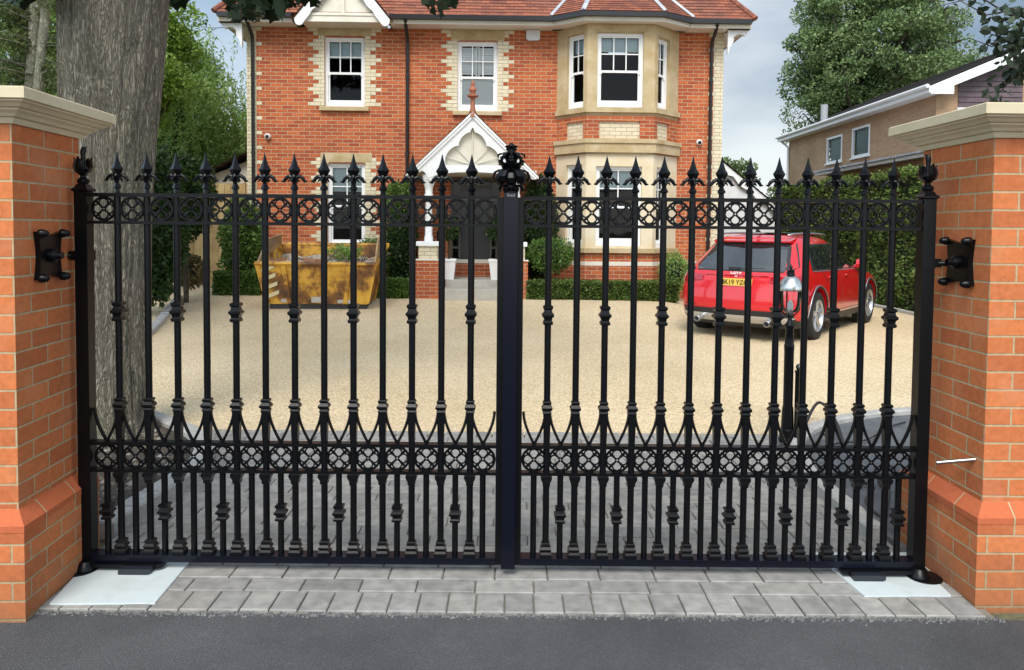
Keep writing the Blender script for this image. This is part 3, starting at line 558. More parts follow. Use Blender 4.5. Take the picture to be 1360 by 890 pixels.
# centre cover post (fixed to the left leaf) with the acanthus finial
hx = xL0; mcx = xx_(678)-hx
s = MB(); s.box(mcx-.031, mcx+.031, -.062, -.029, Z_BB-0.004, Z_TR+.03); s.build('centre_post', POSTBLK, gl)
cp = gl.children[-1]
f = MB(); zb = Z_TR+.028; cyy = -.045
f.lathe([(0.024, zb), (0.020, zb+.02), (0.026, zb+.05), (0.020, zb+.085), (0.014, zb+.13), (0.018, zb+.165), (0.014, zb+.185)], (mcx, cyy, 0), 14)
def frond(base, az, pts, ws, th=.006):          # a main leaf with two shorter side lobes
    petal(f, base, az, pts, ws, th)
    for d in (-1, 1): petal(f, base, az+d*.42, [(r*.86, z*.92-.006) for r, z in pts], [w_*.6 for w_ in ws], th)
for k in range(6):
    a = k*math.pi/3
    frond((mcx, cyy, zb+.050), a, [(.010, 0), (.030, .034), (.054, .046), (.074, .036), (.084, .012), (.076, -.008), (.064, -.010)], [.010, .019, .023, .022, .016, .010, .004])
    frond((mcx, cyy, zb+.010), a+.52, [(.012, 0), (.030, .018), (.050, .020), (.062, .006), (.058, -.006)], [.009, .015, .016, .010, .004], .005)
    frond((mcx, cyy, zb+.090), a, [(.008, 0), (.018, .030), (.030, .062), (.046, .078), (.060, .072), (.062, .060)], [.008, .016, .018, .016, .010, .004])
for k in range(6): frond((mcx, cyy, zb+.062), k*math.pi/3+.52, [(.010, 0), (.030, .026), (.046, .056), (.058, .074), (.066, .066)], [.012, .020, .020, .014, .004])
for k in range(5): frond((mcx, cyy, zb+.13), k*2*math.pi/5-math.pi/2, [(.004, 0), (.010, .030), (.014, .056), (.024, .070), (.030, .064)], [.008, .014, .016, .012, .004])
f.lathe([(0.014, zb+.15), (0.020, zb+.180), (0.016, zb+.20), (0.006, zb+.212)], (mcx, cyy, 0), 12)
f.build('acanthus_finial', BLACK, cp, smooth='auto')
def text_mesh(name, body, size, m, parent, loc, rot=(math.pi/2, 0, 0), ext=0.0008, bold=0.0, align='CENTER', sx_=1.0):
    cu = bpy.data.curves.new(name, 'FONT'); cu.body = body; cu.size = size; cu.extrude = ext; cu.offset = bold; cu.align_x = align; cu.resolution_u = 4
    t = bpy.data.objects.new(name, cu); col.objects.link(t); bpy.context.view_layer.update()
    me = bpy.data.meshes.new_from_object(t.evaluated_get(bpy.context.evaluated_depsgraph_get())); bpy.data.objects.remove(t)
    me.materials.clear(); me.materials.append(m); o = bpy.data.objects.new(name, me); link(o, parent); o.location = loc; o.rotation_euler = rot; o.scale = (sx_, 1, 1); return o
MARK = mat('white_marking', (0.7, 0.7, 0.72), 0.5)
text_mesh('post_lettering', 'DuLE', 0.017, MARK, cp, (mcx, -.0635, Z_TR+.006), bold=0.0, sx_=0.95)
# pale cover plates in the paving
PLATE = mat('pale_steel_cover', (0.56, 0.62, 0.62), 0.45, noise=(5, (0.44, 0.47, 0.45), 0.50, 0.85), bump=(4, 0.1, 0.01))
def plate(label, px4):
    P = [gnd(a, b) for a, b in px4]; c0 = sum(P, Vector())/4; root = MB(); root.vprism([(p.x-c0.x, p.y-c0.y) for p in P], -0.004, 0.0055); o = root.build('cover_plate', PLATE, recalc=True); o.location = (c0.x, c0.y, 0)
    tag(o, label, 'cover plate', 'pale cover plates under the gate hinges'); return o
plate('pale rectangular cover plate on the paving at the foot of the left pier', [(66, 803), (206, 802), (262, 735), (128, 735)])
plate('pale rectangular cover plate on the paving at the foot of the right pier', [(1148, 793), (1263, 792), (1204, 735), (1080, 735)])
# ------------------------------------------------------------------ the house
HY, HYAW = 15.6, R_(1.2)
house = empty('brick_house', (0, HY, 0), HYAW)
tag(house, 'large red brick house with stone bay window and white timber porch behind the drive', 'house')
hc, hs = math.cos(HYAW), math.sin(HYAW)
def HU(px, py, off=0.0):                        # picture point -> (u,z) on the plane `off` metres in front of the facade
    P = (hs*off, HY-hc*off); return hit(px, py, P, (P[0]+hc, P[1]+hs))
U_ = lambda px, py=200, off=0.0: HU(px, py, off)[0]
Z_ = lambda py, px=600, off=0.0: HU(px, py, off)[1]
ck = 0.075
def snap(z): return round(z/ck)*ck
uL, uR = U_(329, 250), U_(957, 250); zS = Z_(39, 600); DEP = 9.5
def sash(par, u0, u1, z0, z1, y, M=None, shutters=False, cols=3, blind=0.25, deep=True):
    """sliding sash window in local facet space"""
    fw, b = 0.055, MB(M)
    b.box(u0, u0+fw, y, y+.09, z0, z1); b.box(u1-fw, u1, y, y+.09, z0, z1); b.box(u0+fw, u1-fw, y, y+.09, z1-fw, z1); b.box(u0+fw, u1-fw, y-.012, y+.09, z0, z0+0.085)
    zm = z0+(z1-z0)*0.49; a, c = u0+fw, u1-fw
    b.box(a, c, y+.02, y+.065, zm-.022, zm+.022)
    b.box(a, a+.035, y+.045, y+.075, z0+.085, zm-.022); b.box(c-.035, c, y+.045, y+.075, z0+.085, zm-.022); b.box(a+.035, c-.035, y+.045, y+.075, z0+.085, z0+.15)
    b.box(a, a+.03, y+.02, y+.05, zm+.022, z1-fw); b.box(c-.03, c, y+.02, y+.05, zm+.022, z1-fw); b.box(a+.03, c-.03, y+.02, y+.05, z1-fw-.03, z1-fw)
    za, zb = zm+.022, z1-fw-.03
    for k in range(1, cols): x = a+.03+(c-a-.06)*k/cols; b.box(x-.011, x+.011, y+.022, y+.048, za, zb)
    for k in range(cols):
        xa = a+.03+(c-a-.06)*k/cols+(.011 if k else 0); xb = a+.03+(c-a-.06)*(k+1)/cols-(.011 if k < cols-1 else 0); b.box(xa, xb, y+.022, y+.048, (za+zb)/2-.011, (za+zb)/2+.011)
    for s_ in (a+.0, c-.05): b.prism([(s_, zm-.022), (s_+.05, zm-.022), (s_+.04, zm-.055), (s_+.01, zm-.055)], y+.021, y+.045)
    w_ = b.build('window', WHITE, par)
    g_ = MB(M); g_.quad((a+.03, y+.035, za), (c-.03, y+.035, za), (c-.03, y+.035, zb), (a+.03, y+.035, zb)); g_.quad((a+.035, y+.06, z0+.15), (c-.035, y+.06, z0+.15), (c-.035, y+.06, zm-.022), (a+.035, y+.06, zm-.022))
    g_.build('pane', GLASS, w_)
    if blind:
        q = MB(M); q.box(a+.01, c-.01, y+.10, y+.105, z1-fw-(z1-z0)*blind, z1-.01); q.build('blind', BLIND, w_)
    if shutters:
        q = MB(M); n = int((z1-z0-.2)/.05)
        for h0, h1 in ((a, (a+c)/2-.005), ((a+c)/2+.005, c)):
            q.box(h0, h0+.04, y+.075, y+.10, z0+.1, z1-.06); q.box(h1-.04, h1, y+.075, y+.10, z0+.1, z1-.06); q.box(h0+.04, h1-.04, y+.075, y+.10, zm-.04, zm+.04)
            for k in range(n):
                z = z0+.12+k*.05
                if abs(z+.02-zm) < .055: continue
                q.add([(h0+.04, y+.076, z), (h1-.04, y+.076, z), (h1-.04, y+.092, z+.051), (h0+.04, y+.092, z+.051), (h0+.04, y+.082, z), (h1-.04, y+.082, z), (h1-.04, y+.098, z+.045), (h0+.04, y+.098, z+.045)], [(0, 1, 2, 3), (7, 6, 5, 4), (0, 4, 5, 1), (3, 2, 6, 7)])
        q.box(a+.04, c-.04, y+.102, y+.106, z0+.1, zm-.03); q.build('shutter', SHUTTER, w_)
    if not deep: return w_
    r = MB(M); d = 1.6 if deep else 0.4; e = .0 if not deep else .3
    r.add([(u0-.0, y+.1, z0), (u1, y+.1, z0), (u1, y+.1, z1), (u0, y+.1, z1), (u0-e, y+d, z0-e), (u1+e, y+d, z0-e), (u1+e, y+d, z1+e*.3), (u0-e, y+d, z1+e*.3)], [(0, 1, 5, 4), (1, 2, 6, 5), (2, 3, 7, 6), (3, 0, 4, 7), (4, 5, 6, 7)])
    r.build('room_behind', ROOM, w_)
    return w_
# window rectangles on the facade
W1 = (U_(431, 100), U_(484.5, 100), Z_(142, 457), Z_(49, 457)); W2 = (U_(607.5, 100), U_(661, 100), Z_(148, 634), Z_(55, 634))
W3 = (U_(435, 270), U_(485, 270), Z_(328, 460), Z_(217, 460)); DR = (U_(598, 320), U_(664, 320), 0.30, Z_(236, 630))
# bay plan
BP = 0.60
bA = (U_(738, 300), 0); bB = (U_(777.5, 300, BP), -BP); bC = (U_(866.5, 300, BP), -BP); bD = (U_(897.5, 300), 0)
BAYZ = (0.0, zS)
f = MB(); wall_grid(f, uL, uR, 0, zS, [W1, W2, W3, DR, (bA[0]+.08, bD[0]-.08, 1.0, zS-.1)], 0, .13)
f.quad((uL, DEP, 0), (uL, 0, 0), (uL, 0, zS), (uL, DEP, zS)); f.quad((uR, 0, 0), (uR, DEP, 0), (uR, DEP, zS), (uR, 0, zS)); f.quad((uR, DEP, 0), (uL, DEP, 0), (uL, DEP, zS), (uR, DEP, zS))
f.build('wall', HOUSEBRICK, house)
# cream brick quoins: (narrow, wide...) toothed in courses
def quoins(par, u, side, z0, z1, seq=(0.115, 0.225, 0.335, 0.225), y=-0.005, ph=0):
    q = MB(); k0, k1 = int(round(z0/ck)), int(round(z1/ck))
    for k in range(k0, k1):
        w_ = seq[(k+ph) % len(seq)]; a, b = (u-w_, u) if side < 0 else (u, u+w_); q.box(a, b, y, 0.02, k*ck, (k+1)*ck)
    q.build('quoins', CREAMBRICK, par)
for W, zt in ((W1, Z_(33, 457)), (W2, zS), (W3, Z_(203, 460))):
    quoins(house, W[0], -1, W[2], zt); quoins(house, W[1], 1, W[2], zt)
    l = MB(); zl = W[3]+.0; a, b = W[0]-.14, W[1]+.14
    l.prism([(a, zl+.03), (W[0]-.015, zl+.03), (W[0]-.015, zl), (W[0]+.03, zl), (W[0]+.03, zl+.02), (W[1]-.03, zl+.02), (W[1]-.03, zl), (W[1]+.015, zl), (W[1]+.015, zl+.03), (b, zl+.03), (b, min(zt, zl+.27)), (a, min(zt, zl+.27))], -0.012, 0.03); l.build('lintel', BATH, house, recalc=True)
    l = MB(); l.box(W[0]-.09, W[1]+.09, -.085, .10, W[2]-.085, W[2]-.001, .012); l.build('sill', BATH, house)
sash(house, *W1, .06); sash(house, *W2, .05, shutters=True, blind=0); sash(house, *W3, .06, cols=2, blind=.3)
for u, sd_ in ((uL, 1), (uR, -1)):
    q = MB()
    for k in range(int(zS/ck)):
        w_ = (0.19, 0.19, 0.30, 0.19)[k % 4]; a, b = (u-.006, u+w_) if sd_ > 0 else (u-w_, u+.006); q.box(a, b, -.006, .24, k*ck, min(zS, (k+1)*ck))
    q.build('corner_quoins', CREAMBRICK, house)
# plinth course and band
b = MB(); zb_ = Z_(347, 700); b.band([(uL, 0), bA, bB, bC, bD, (uR, 0)], 0.0, 0.02, zb_-.05, zb_+.03); b.build('plinth_band', CREAM, house)
b = MB(); b.band([(uL, 0), bA, bB, bC, bD, (uR, 0)], 0.0, 0.03, 0, zb_-.052); b.build('plinth', HOUSEBRICK, house)
# eaves: soffit, fascia, gutter
OV = 0.40
bayE = [(bA[0]-.10, -OV), (bB[0]-.10, -BP-.22), (bC[0]+.10, -BP-.22), (bD[0]+.10, -OV)]
g1, g2 = U_(383, 30, .5), U_(520, 30, .5)       # the gable interrupts the eaves
def eave(ptsv):
    e_ = MB(); e_.band(ptsv, -OV+.001, 0, zS, zS+.02); e_.build('soffit', WHITE, house)
    e_ = MB(); e_.band(ptsv, 0.0, .022, zS-.012, zS+.15); e_.build('fascia', CREAM, house)
    e_ = MB(); e_.band(ptsv, .024, .115, zS+.065, zS+.15); e_.build('gutter', GUTTER, house)
eave([(uL-.42, -OV), (g1+.05, -OV)]); eave([(g2-.05, -OV), (bA[0]-.10-.02, -OV)]); eave([bayE[0], bayE[1], bayE[2], bayE[3]]); eave([(bD[0]+.12, -OV), (uR+.42, -OV)])
for s_, u in ((-1, uL), (1, uR)):
    e_ = MB(); a, b = (u-.42, u) if s_ < 0 else (u, u+.42); e_.box(a, b, -OV+.0, DEP+OV, zS, zS+.018); e_.build('soffit', WHITE, house)
    e_ = MB(); x = u+s_*.42; e_.box(min(x, x+s_*.022), max(x, x+s_*.022), -OV-.0, DEP+OV, zS-.012, zS+.15); e_.build('fascia', CREAM, house)
    # curly eave bracket
    e_ = MB(); pts = [(0, 0), (.40, 0), (.40, -.05)]+[(.34+.05*math.cos(a), -.06+.05*math.sin(a)) for a in (0, -.8, -1.6, -2.4)]+[(.25, -.075), (.16, -.10), (.11, -.15), (.12, -.20), (.10, -.26), (.05, -.33), (.03, -.42), (0, -.48)]
    pts = [(u+s_*x_, zS-.013+z_) for x_, z_ in pts]; e_.prism(pts, -.30, -.22); e_.build('eave_bracket', WHITE, house, recalc=True)
q = MB(); q.vprism([(bD[0]+.13, -.001), (bA[0]-.13, -.001), (bA[0]-.13, -OV+.001), bayE[0], bayE[1], bayE[2], bayE[3], (bD[0]+.13, -OV+.001)], zS+.022, zS+.035); q.build('soffit', WHITE, house, recalc=True)
# main hipped roof in stepped tile courses
T_ = 1.12; ze = zS+.155
def tiled(par, a0, a1, b0, b1, rows, name='roof_slope', m=None, lip=0.014):
    """a0-a1 lower edge, b0-b1 upper edge"""
    a0, a1, b0, b1 = map(Vector, (a0, a1, b0, b1)); mb = MB(); n = (a1-a0).cross(b0-a0+b1-a1).normalized()
    if n.z < 0: n = -n
    for k in range(rows):
        t0, t1 = k/rows, (k+1)/rows; p0, p1 = a0.lerp(b0, t0), a1.lerp(b1, t0); q0, q1 = a0.lerp(b0, t1), a1.lerp(b1, t1)
        mb.quad(p0+n*lip, p1+n*lip, q1+n*.001, q0+n*.001); mb.quad(p0-n*.003, p1-n*.003, p1+n*lip, p0+n*lip)
    return mb.build(name, m or TILE, par)
ea, eb = uL-.50, uR+.50; fy, by = -OV-.07, DEP+OV; rz = (by-fy)/2*T_; ry = (by+fy)/2; ru0, ru1 = ea+(by-fy)/2*.8, eb-(by-fy)/2*.8
rf = tiled(house, (ea, fy, ze), (eb, fy, ze), (ru0, ry, ze+rz), (ru1, ry, ze+rz), 72)
tiled(house, (eb, fy, ze), (eb, by, ze), (ru1, ry, ze+rz), (ru1, ry, ze+rz), 72); tiled(house, (ea, by, ze), (ea, fy, ze), (ru0, ry, ze+rz), (ru0, ry, ze+rz), 72); tiled(house, (eb, by, ze), (ea, by, ze), (ru0, ry, ze+rz), (ru1, ry, ze+rz), 72)
for (u, ru) in ((ea, ru0), (eb, ru1)):
    h = MB(); h.tube([(u, fy, ze+.02), (ru, ry, ze+rz+.02)], .055, 8); h.build('hip_tiles', TILE, house, smooth='auto')
# bay roof
au = (bB[0]+bC[0])/2; av = 1.25; az = ze+(av-fy)*T_
ee = [(bayE[0][0]-.08, fy+.002, ze+.01), (bayE[1][0]-.03, bayE[1][1]-.08, ze+.01), (bayE[2][0]+.03, bayE[2][1]-.08, ze+.01), (bayE[3][0]+.08, fy+.002, ze+.01)]
for i in range(3): tiled(house, ee[i], ee[i+1], (au-.001, av, az), (au+.001, av, az), 30, 'bay_roof_slope')
ld = MB(); apx = Vector((au, av, az))
for i in range(4):
    p = Vector(ee[i]); d = (apx-p); t = d.cross(Vector((0, 0, 1))).normalized(); nn = t.cross(d).normalized(); nn = nn if nn.z > 0 else -nn
    wd = .05 if i in (1, 2) else .045
    ld.add([p-t*wd+nn*.012, p+t*wd+nn*.012, p+nn*.045, apx-t*wd+nn*.012, apx+t*wd+nn*.012, apx+nn*.045], [(0, 2, 5, 3), (2, 1, 4, 5), (0, 1, 2)])
ld.build('lead_hips', LEAD, house, recalc=True)
# front gable over the first window
gu = U_(455, 20, .5); gh = U_(515, 25, .5)-gu; gz0 = zS+.0; gsl = 1.22; gap = gz0+gh*gsl+.05
p = MB(); p.prism([(gu-gh+.05, gz0), (gu+gh-.05, gz0), (gu, gap-.15)], -OV-.05, -OV+.05); p.build('gable_panel', CREAM, house)
p = MB(); p.box(gu-gh+.06, gu+gh-.06, -OV-.085, -OV-.051, gz0-.01, gz0+.17); p.box(gu-gh+.04, gu+gh-.04, -OV-.10, -OV-.086, gz0+.11, gz0+.145); p.box(gu-.035, gu+.035, -OV-.08, -OV-.051, gz0+.171, gap-.2); p.box(gu-gh+.06, gu+gh-.06, -OV-.05, 0, gz0-.012, gz0-.001); p.build('gable_beam', CREAM, house)
p = MB()
for s_ in (-1, 1):
    pts = [(0, gap+.04), (gh+.05, gap+.04-(gh+.05)*gsl)]
    n = 7; base = Vector((gh+.03, gap-.16-(gh+.03)*gsl))
    lowr = []
    for k in range(5): a = -0.2-k*.62; lowr.append((gh-.045+.085*math.cos(a), gz0-.02+.085*math.sin(a)))
    pts += lowr
    for k in range(12):
        t = (k+1)/13; x_ = (gh-.12)*(1-t); off_ = .20+.035*abs(math.sin(t*13)); pts.append((x_, gap+.04-x_*gsl-off_*1.25))
    pts.append((0, gap+.04-.22))
    pts = [(gu+s_*x_, z_) for x_, z_ in pts]; p.prism(pts, -OV-.16, -OV-.11)
p.build('bargeboard', WHITE, house, recalc=True)
for s_ in (-1, 1): tiled(house, (gu+s_*(gh+.09), -OV-.20, gap+.07-(gh+.09)*gsl), (gu+s_*(gh+.09), 1.2, gap+.07-(gh+.09)*gsl), (gu, -OV-.20, gap+.07), (gu, 1.2, gap+.07), 16, 'gable_roof_slope')
# downpipes
def pipe(u, z0, z1, hop=True):
    q = MB(); q.tube([(u, -OV+.05-.09, z1), (u, -OV+.02, z1-.10), (u, -.10, z1-.28), (u, -.065, z1-.40), (u, -.065, z0)], .036, 10)
    for k in range(3): z = z0+(z1-z0)*(.25+.28*k); q.lathe([(.044, z-.03), (.044, z+.03)], (u, -.065, 0), 10)
    q.build('downpipe', GUTTER, house, smooth='auto')
pipe(U_(336, 150, .06), .1, zS+.08); pipe(U_(541, 150, .06), .1, zS+.08); pipe(U_(942.5, 200, .06), .1, zS+.08)
# alarm box, cameras
q = MB(); a = HU(708, 46, .06); q.box(a[0]-.14, a[0]+.14, -.08, -.002, a[1]-.09, a[1]+.09); q.prism([(a[0]-.13, a[1]-.088), (a[0]-.10, a[1]-.12), (a[0]+.10, a[1]-.12), (a[0]+.13, a[1]-.088)], -.078, -.004); q.build('alarm_box', mat('pale_grey_plastic', (.62, .64, .66), .4), house)
for px_, py_ in ((355, 181), (929, 189)):
    a = HU(px_, py_, .05); q = MB(); q.lathe([(.055, -.002), (.065, -.03), (.055, -.07), (.05, -.075)], (a[0], 0, a[1]), 14, axis='y')
    o = q.build('security_camera', WHITE, house, smooth='auto'); q = MB(); q.lathe([(.04, -.075), (.032, -.10), (.012, -.115)], (a[0], 0, a[1]-.008), 12, axis='y'); q.build('camera_dome', GUTTER, o, smooth='auto')

# ---- two-storey canted bay
def facetM(P, Q):
    d = Vector((Q[0]-P[0], Q[1]-P[1])); an = math.atan2(d.y, d.x); return Matrix.Translation((P[0], P[1], 0)) @ Matrix.Rotation(an, 4, 'Z'), d.length
def w2(P): return (hc*P[0]-hs*P[1], HY+hs*P[0]+hc*P[1])
zu0, zu1, zB, zC0, zC1, zl0 = Z_(144, 820, BP), zS, Z_(153, 820, BP), Z_(194, 820, BP), Z_(205, 820, BP), Z_(330, 820, BP)
for (P, Q, pa, pb, up, lowp) in ((bA, bB, 751.5, 775.5, (43, 144), (218, 330)), (bB, bC, 792, 853, (43, 142), (221, 328)), (bC, bD, 871, 887.5, (47, 145), (221, 330))):
    M, Ln = facetM(P, Q); wP, wQ = w2(P), w2(Q); a = hit(pa, 200, wP, wQ)[0]; b = hit(pb, 200, wP, wQ)[0]
    a = max(.12, a); b = min(Ln-.10, b)
    zt = Z_(up[0], 820, BP); zlo, zlt = Z_(lowp[1], 820, BP), Z_(lowp[0], 820, BP)
    s_ = MB(M); wall_grid(s_, 0, Ln, zB, zS, [(a, b, zu0+.02, zt)], 0, .14); s_.box(a-.05, b+.05, -.012, -.001, zt+.02, zt+.045); s_.build('bay_stonework', BATH, house)
    s_ = MB(M); wall_grid(s_, 0, Ln, zl0-.02, zC0, [(a, b, zlo+.02, zlt)], 0, .14); s_.build('bay_stonework', BAYPALE, house)
    sash(house, a, b, zu0+.02, zt, .07, M, cols=3 if Ln > 1 else 2, blind=.2, deep=False); sash(house, a, b, zlo+.02, zlt, .07, M, cols=2, blind=.25, deep=False)
    pu = (a+.0, b+.0) if Ln < 1 else (hit(796, 170, wP, wQ)[0], hit(850, 170, wP, wQ)[0])
    zp0, zp1 = Z_(184, 820, BP), Z_(161, 820, BP)
    s_ = MB(M); wall_grid(s_, 0, Ln, zC1, zB, [(pu[0], pu[1], zp0, zp1)], 0, .05); s_.build('bay_brickwork', HOUSEBRICK, house)
    s_ = MB(M); s_.quad((pu[0], .04, zp0), (pu[1], .04, zp0), (pu[1], .04, zp1), (pu[0], .04, zp1)); s_.build('cream_panel', CREAMBRICK, house)
    s_ = MB(M); s_.box(pu[0]-.04, pu[1]+.04, -.03, .0, zp0-.05, zp0-.002); s_.build('panel_sill', BATH, house)
    s_ = MB(M); wall_grid(s_, 0, Ln, 0, zl0-.02, [], 0, .05); s_.build('bay_brickwork', HOUSEBRICK, house)
bp_ = [bA, bB, bC, bD]
q = MB(); q.band(bp_, -.05, .06, zu0-.085, zu0+.015); q.build('bay_sill', BATH, house)
q = MB(); q.band(bp_, 0, .035, zC0, zC0+.05); q.band(bp_, 0, .10, zC0+.052, zC0+.13); q.band(bp_, 0, .07, zC0+.132, zC1+.03); q.build('bay_cornice', BATH, house)
q = MB(); q.band(bp_, -.05, .07, zl0-.09, zl0+.0); q.build('bay_sill', BATH, house)
q = MB(); n = [(bA[0]+.02, .05), (bB[0]+.05, -BP+.12), (bC[0]-.05, -BP+.12), (bD[0]-.02, .05)]
for z in (zC0+.03, zS-.03, zB+.03): q.vprism([n[0], n[1], n[2], n[3]], z, z+.02)
q.build('bay_floor', ROOM, house)
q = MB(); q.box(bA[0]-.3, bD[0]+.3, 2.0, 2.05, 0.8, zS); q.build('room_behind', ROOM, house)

# ---- porch
PO = 1.25
def PU(px, py=250): return HU(px, py, PO)[0]
def PZ(py, px=627): return HU(px, py, PO)[1]
pc = PU(627.5, 200); apz = PZ(150); hw = (PU(712, 230)-PU(543, 230))/2; ez = PZ(231); k_ = (HU(628, 200, PO)[0]-HU(627, 200, PO)[0])
SH = lambda dx: pc+dx*k_
def pxz(dx, py): return (SH(dx), PZ(py))
# bargeboard face: from outer triangle to lobed opening
fc = MB(); th = [math.pi*i/90 for i in range(91)]; cz_ = 219.5
def rin(a):
    base = 37+7*abs(math.sin(a))**6; l = abs(math.sin(2.5*a+0)) ; l = abs(math.cos(2.5*(a-math.pi/2))); r = base*(0.80+0.20*l**0.7)
    if abs(a-math.pi/2) < .05: r = max(r, 50-abs(a-math.pi/2)*60)
    return r
def rout(a):
    dx, dz = math.cos(a), math.sin(a)           # rays towards the outer triangle: |x|*s + y = H
    Ht, sl = cz_-152.5, .965; return Ht/(abs(dx)*sl+dz)
ins = [pxz(rin(a)*math.cos(a), cz_-rin(a)*math.sin(a)) for a in th]; ous = [pxz(rout(a)*math.cos(a), cz_-rout(a)*math.sin(a)) for a in th]
yf = -PO-.03; vs_ = [(x, yf, z) for x, z in ins]+[(x, yf, z) for x, z in ous]+[(x, yf+.05, z) for x, z in ins]; n = len(th)
fc.add(vs_, [(i, i+n, i+n+1, i+1) for i in range(n-1)]+[(i, i+1, i+1+2*n, i+2*n) for i in range(n-1)])
# lower tails + arched beam
for s_ in (-1, 1):
    tl = [(36, 219.5), (70, 219.5), (87, 237), (80, 238), (74, 231), (66, 227), (62, 231), (59, 238), (54, 242), (50, 234), (40, 230)]
    pts = [pxz(s_*a, b) for a, b in tl]; fc.prism(pts, yf, yf+.05)
bm_ = [pxz(-60+120*i/16, 219.5) for i in range(17)]; lo_ = [pxz(-58+116*i/16, 229+8*(abs(i-8)/8)**3) for i in range(17)]
vs_ = [(x, yf-.012, z) for x, z in bm_+lo_]+[(x, yf+.06, z) for x, z in bm_+lo_]
fc.add(vs_, [(i, i+1, i+18, i+17) for i in range(16)]+[(i+17, i+18, i+18+34, i+17+34) for i in range(16)]+[(i, i+34, i+35, i+1) for i in range(16)])
fc.build('porch_bargeboard', WHITE, house, recalc=True)
bo = MB()
for s_ in (-1, 1): bo.prism([pxz(s_*0, 148.8), pxz(s_*88, 233.8), pxz(s_*88, 237.5), pxz(s_*0, 152.6)], yf-.05, yf+.02); bo.prism([pxz(s_*0, 153), pxz(s_*86, 236), pxz(s_*84, 238), pxz(s_*0, 157)], yf-.035, yf-.001)
bo.build('porch_verge', WHITE, house, recalc=True)
bk = MB(); bk.prism([pxz(-66, 221), pxz(66, 221), pxz(0, 156)], yf+.10, yf+.13)
bk.build('porch_gable_panel', CREAM, house); bk = MB()
for a in (math.pi/2, math.pi/2+.72, math.pi/2-.72, math.pi/2+1.25, math.pi/2-1.25): bk.tube([(pxz(6*math.cos(a), cz_-6*math.sin(a))[0], yf+.085, pxz(0, cz_-6*math.sin(a))[1]), (pxz(rin(a)*math.cos(a), 0)[0], yf+.06, pxz(0, cz_-rin(a)*math.sin(a)*.97)[1])], .010, 6)
bk.build('fan_rib', CREAM, house)
rp_ = [(pxz(0, 148)[0], pxz(0, 148)[1]), (pxz(90, 236)[0], pxz(90, 236)[1])]
for s_ in (-1, 1):
    x1 = pc+s_*(rp_[1][0]-pc); tiled(house, (x1, yf-.06, rp_[1][1]), (x1, -.001, rp_[1][1]), (pc, yf-.06, rp_[0][1]), (pc, -.001, rp_[0][1]), 14, 'porch_roof_slope')
q = MB(); q.box(SH(-86), SH(86), -PO+.02, -.02, PZ(229), PZ(226)); q.build('porch_ceiling', CREAM, house)
TERRA = mat('terracotta', (.34, .11, .055), .6)
q = MB(); zf = PZ(152); q.lathe([(.09, zf-.05), (.075, zf+.02), (.045, zf+.12), (.04, zf+.30), (.11, zf+.33), (.11, zf+.355), (.05, zf+.37), (.05, zf+.40), (.075, zf+.45), (.06, zf+.50), (.03, zf+.53), (.04, zf+.56), (.03, zf+.60), (.01, zf+.63)], (pc, yf+.02, 0), 10); q.build('roof_finial', TERRA, house, smooth='auto')
for s_ in (-1, 1):
    xc = SH(-58.5*(-s_) if s_ > 0 else -58.5); y0 = -PO+.14
    q = MB(); q.lathe([(.085, PZ(321)), (.085, PZ(316)), (.07, PZ(313)), (.072, PZ(300)), (.062, PZ(266)), (.085, PZ(263)), (.085, PZ(259)), (.07, PZ(256)), (.075, PZ(250)), (.11, PZ(243)), (.13, PZ(238)), (.13, PZ(232))], (xc, y0, 0), 20); q.build('porch_post', WHITE, house, smooth='auto')
    q = MB(); q.box(xc-.22, xc+.22, y0-.19, y0+.19, PZ(327), PZ(321.2), .008); q.build('post_base', WHITE, house)
    q = MB(); q.box(xc-.18, xc+.18, y0-.15, y0+.15, PZ(345), PZ(327.2)); q.build('post_pier', CREAMBRICK, house)
    q = MB(); q.box(xc-.235, xc+.235, y0-.21, y0+.21, 0, PZ(346.5)); q.build('porch_pedestal', HOUSEBRICK, house)
    q = MB(); q.box(xc-.25, xc+.25, y0-.225, y0+.225, PZ(346.3), PZ(344.8), .008); q.build('pedestal_coping', CREAM, house)
    q = MB(); q.box(xc-.16, xc+.16, -PO+.5, -.02, 0, PZ(346)); q.build('porch_side_wall', HOUSEBRICK, house)
    q = MB(); q.box(xc-.09, xc+.09, -PO+.2, -.02, PZ(231.5), PZ(226.5)); q.build('porch_beam', CREAM, house)
STEP = mat('worn_step_stone', (.36, .33, .28), .8, noise=(5, (.45, .42, .36), .3, .7))
q = MB(); q.box(SH(-38), SH(38), -PO-.30, -PO+.25, 0, .43, .01); q.box(SH(-36), SH(36), -PO+.251, -.01, 0, .57, .01); q.build('porch_step', STEP, house)
DOORP = mat('dark_green_black_door', (.012, .014, .013), .35); DFR = mat('dark_olive_frame', (.07, .06, .045), .5)
q = MB(); a, b, c_, d_ = DR; m0, m1 = a+.20, b-.20
q.box(a, a+.05, .02, .10, .57, d_); q.box(b-.05, b, .02, .10, .57, d_); q.box(a+.05, b-.05, .02, .10, d_-.06, d_); q.box(m0-.03, m0+.01, .02, .10, .57, d_-.06); q.box(m1-.01, m1+.03, .02, .10, .57, d_-.06); q.box(a+.05, m0-.03, .02, .1, 1.15, 1.19); q.box(m1+.03, b-.05, .02, .1, 1.15, 1.19); q.box(m0+.01, m1-.01, .02, .10, 2.42, 2.47); q.build('door_frame', DFR, house)
q = MB(); q.box(m0+.01, m1-.01, .05, .09, .57, 2.42)
for (x0_, x1_, z0_, z1_) in ((.10, .42, .10, .75), (.54, .86, .10, .75), (.10, .42, .92, 1.75), (.54, .86, .92, 1.75)):
    W_ = m1-m0; q.box(m0+W_*x0_, m0+W_*x1_, .038, .05, .57+z0_, .57+z1_, 0)
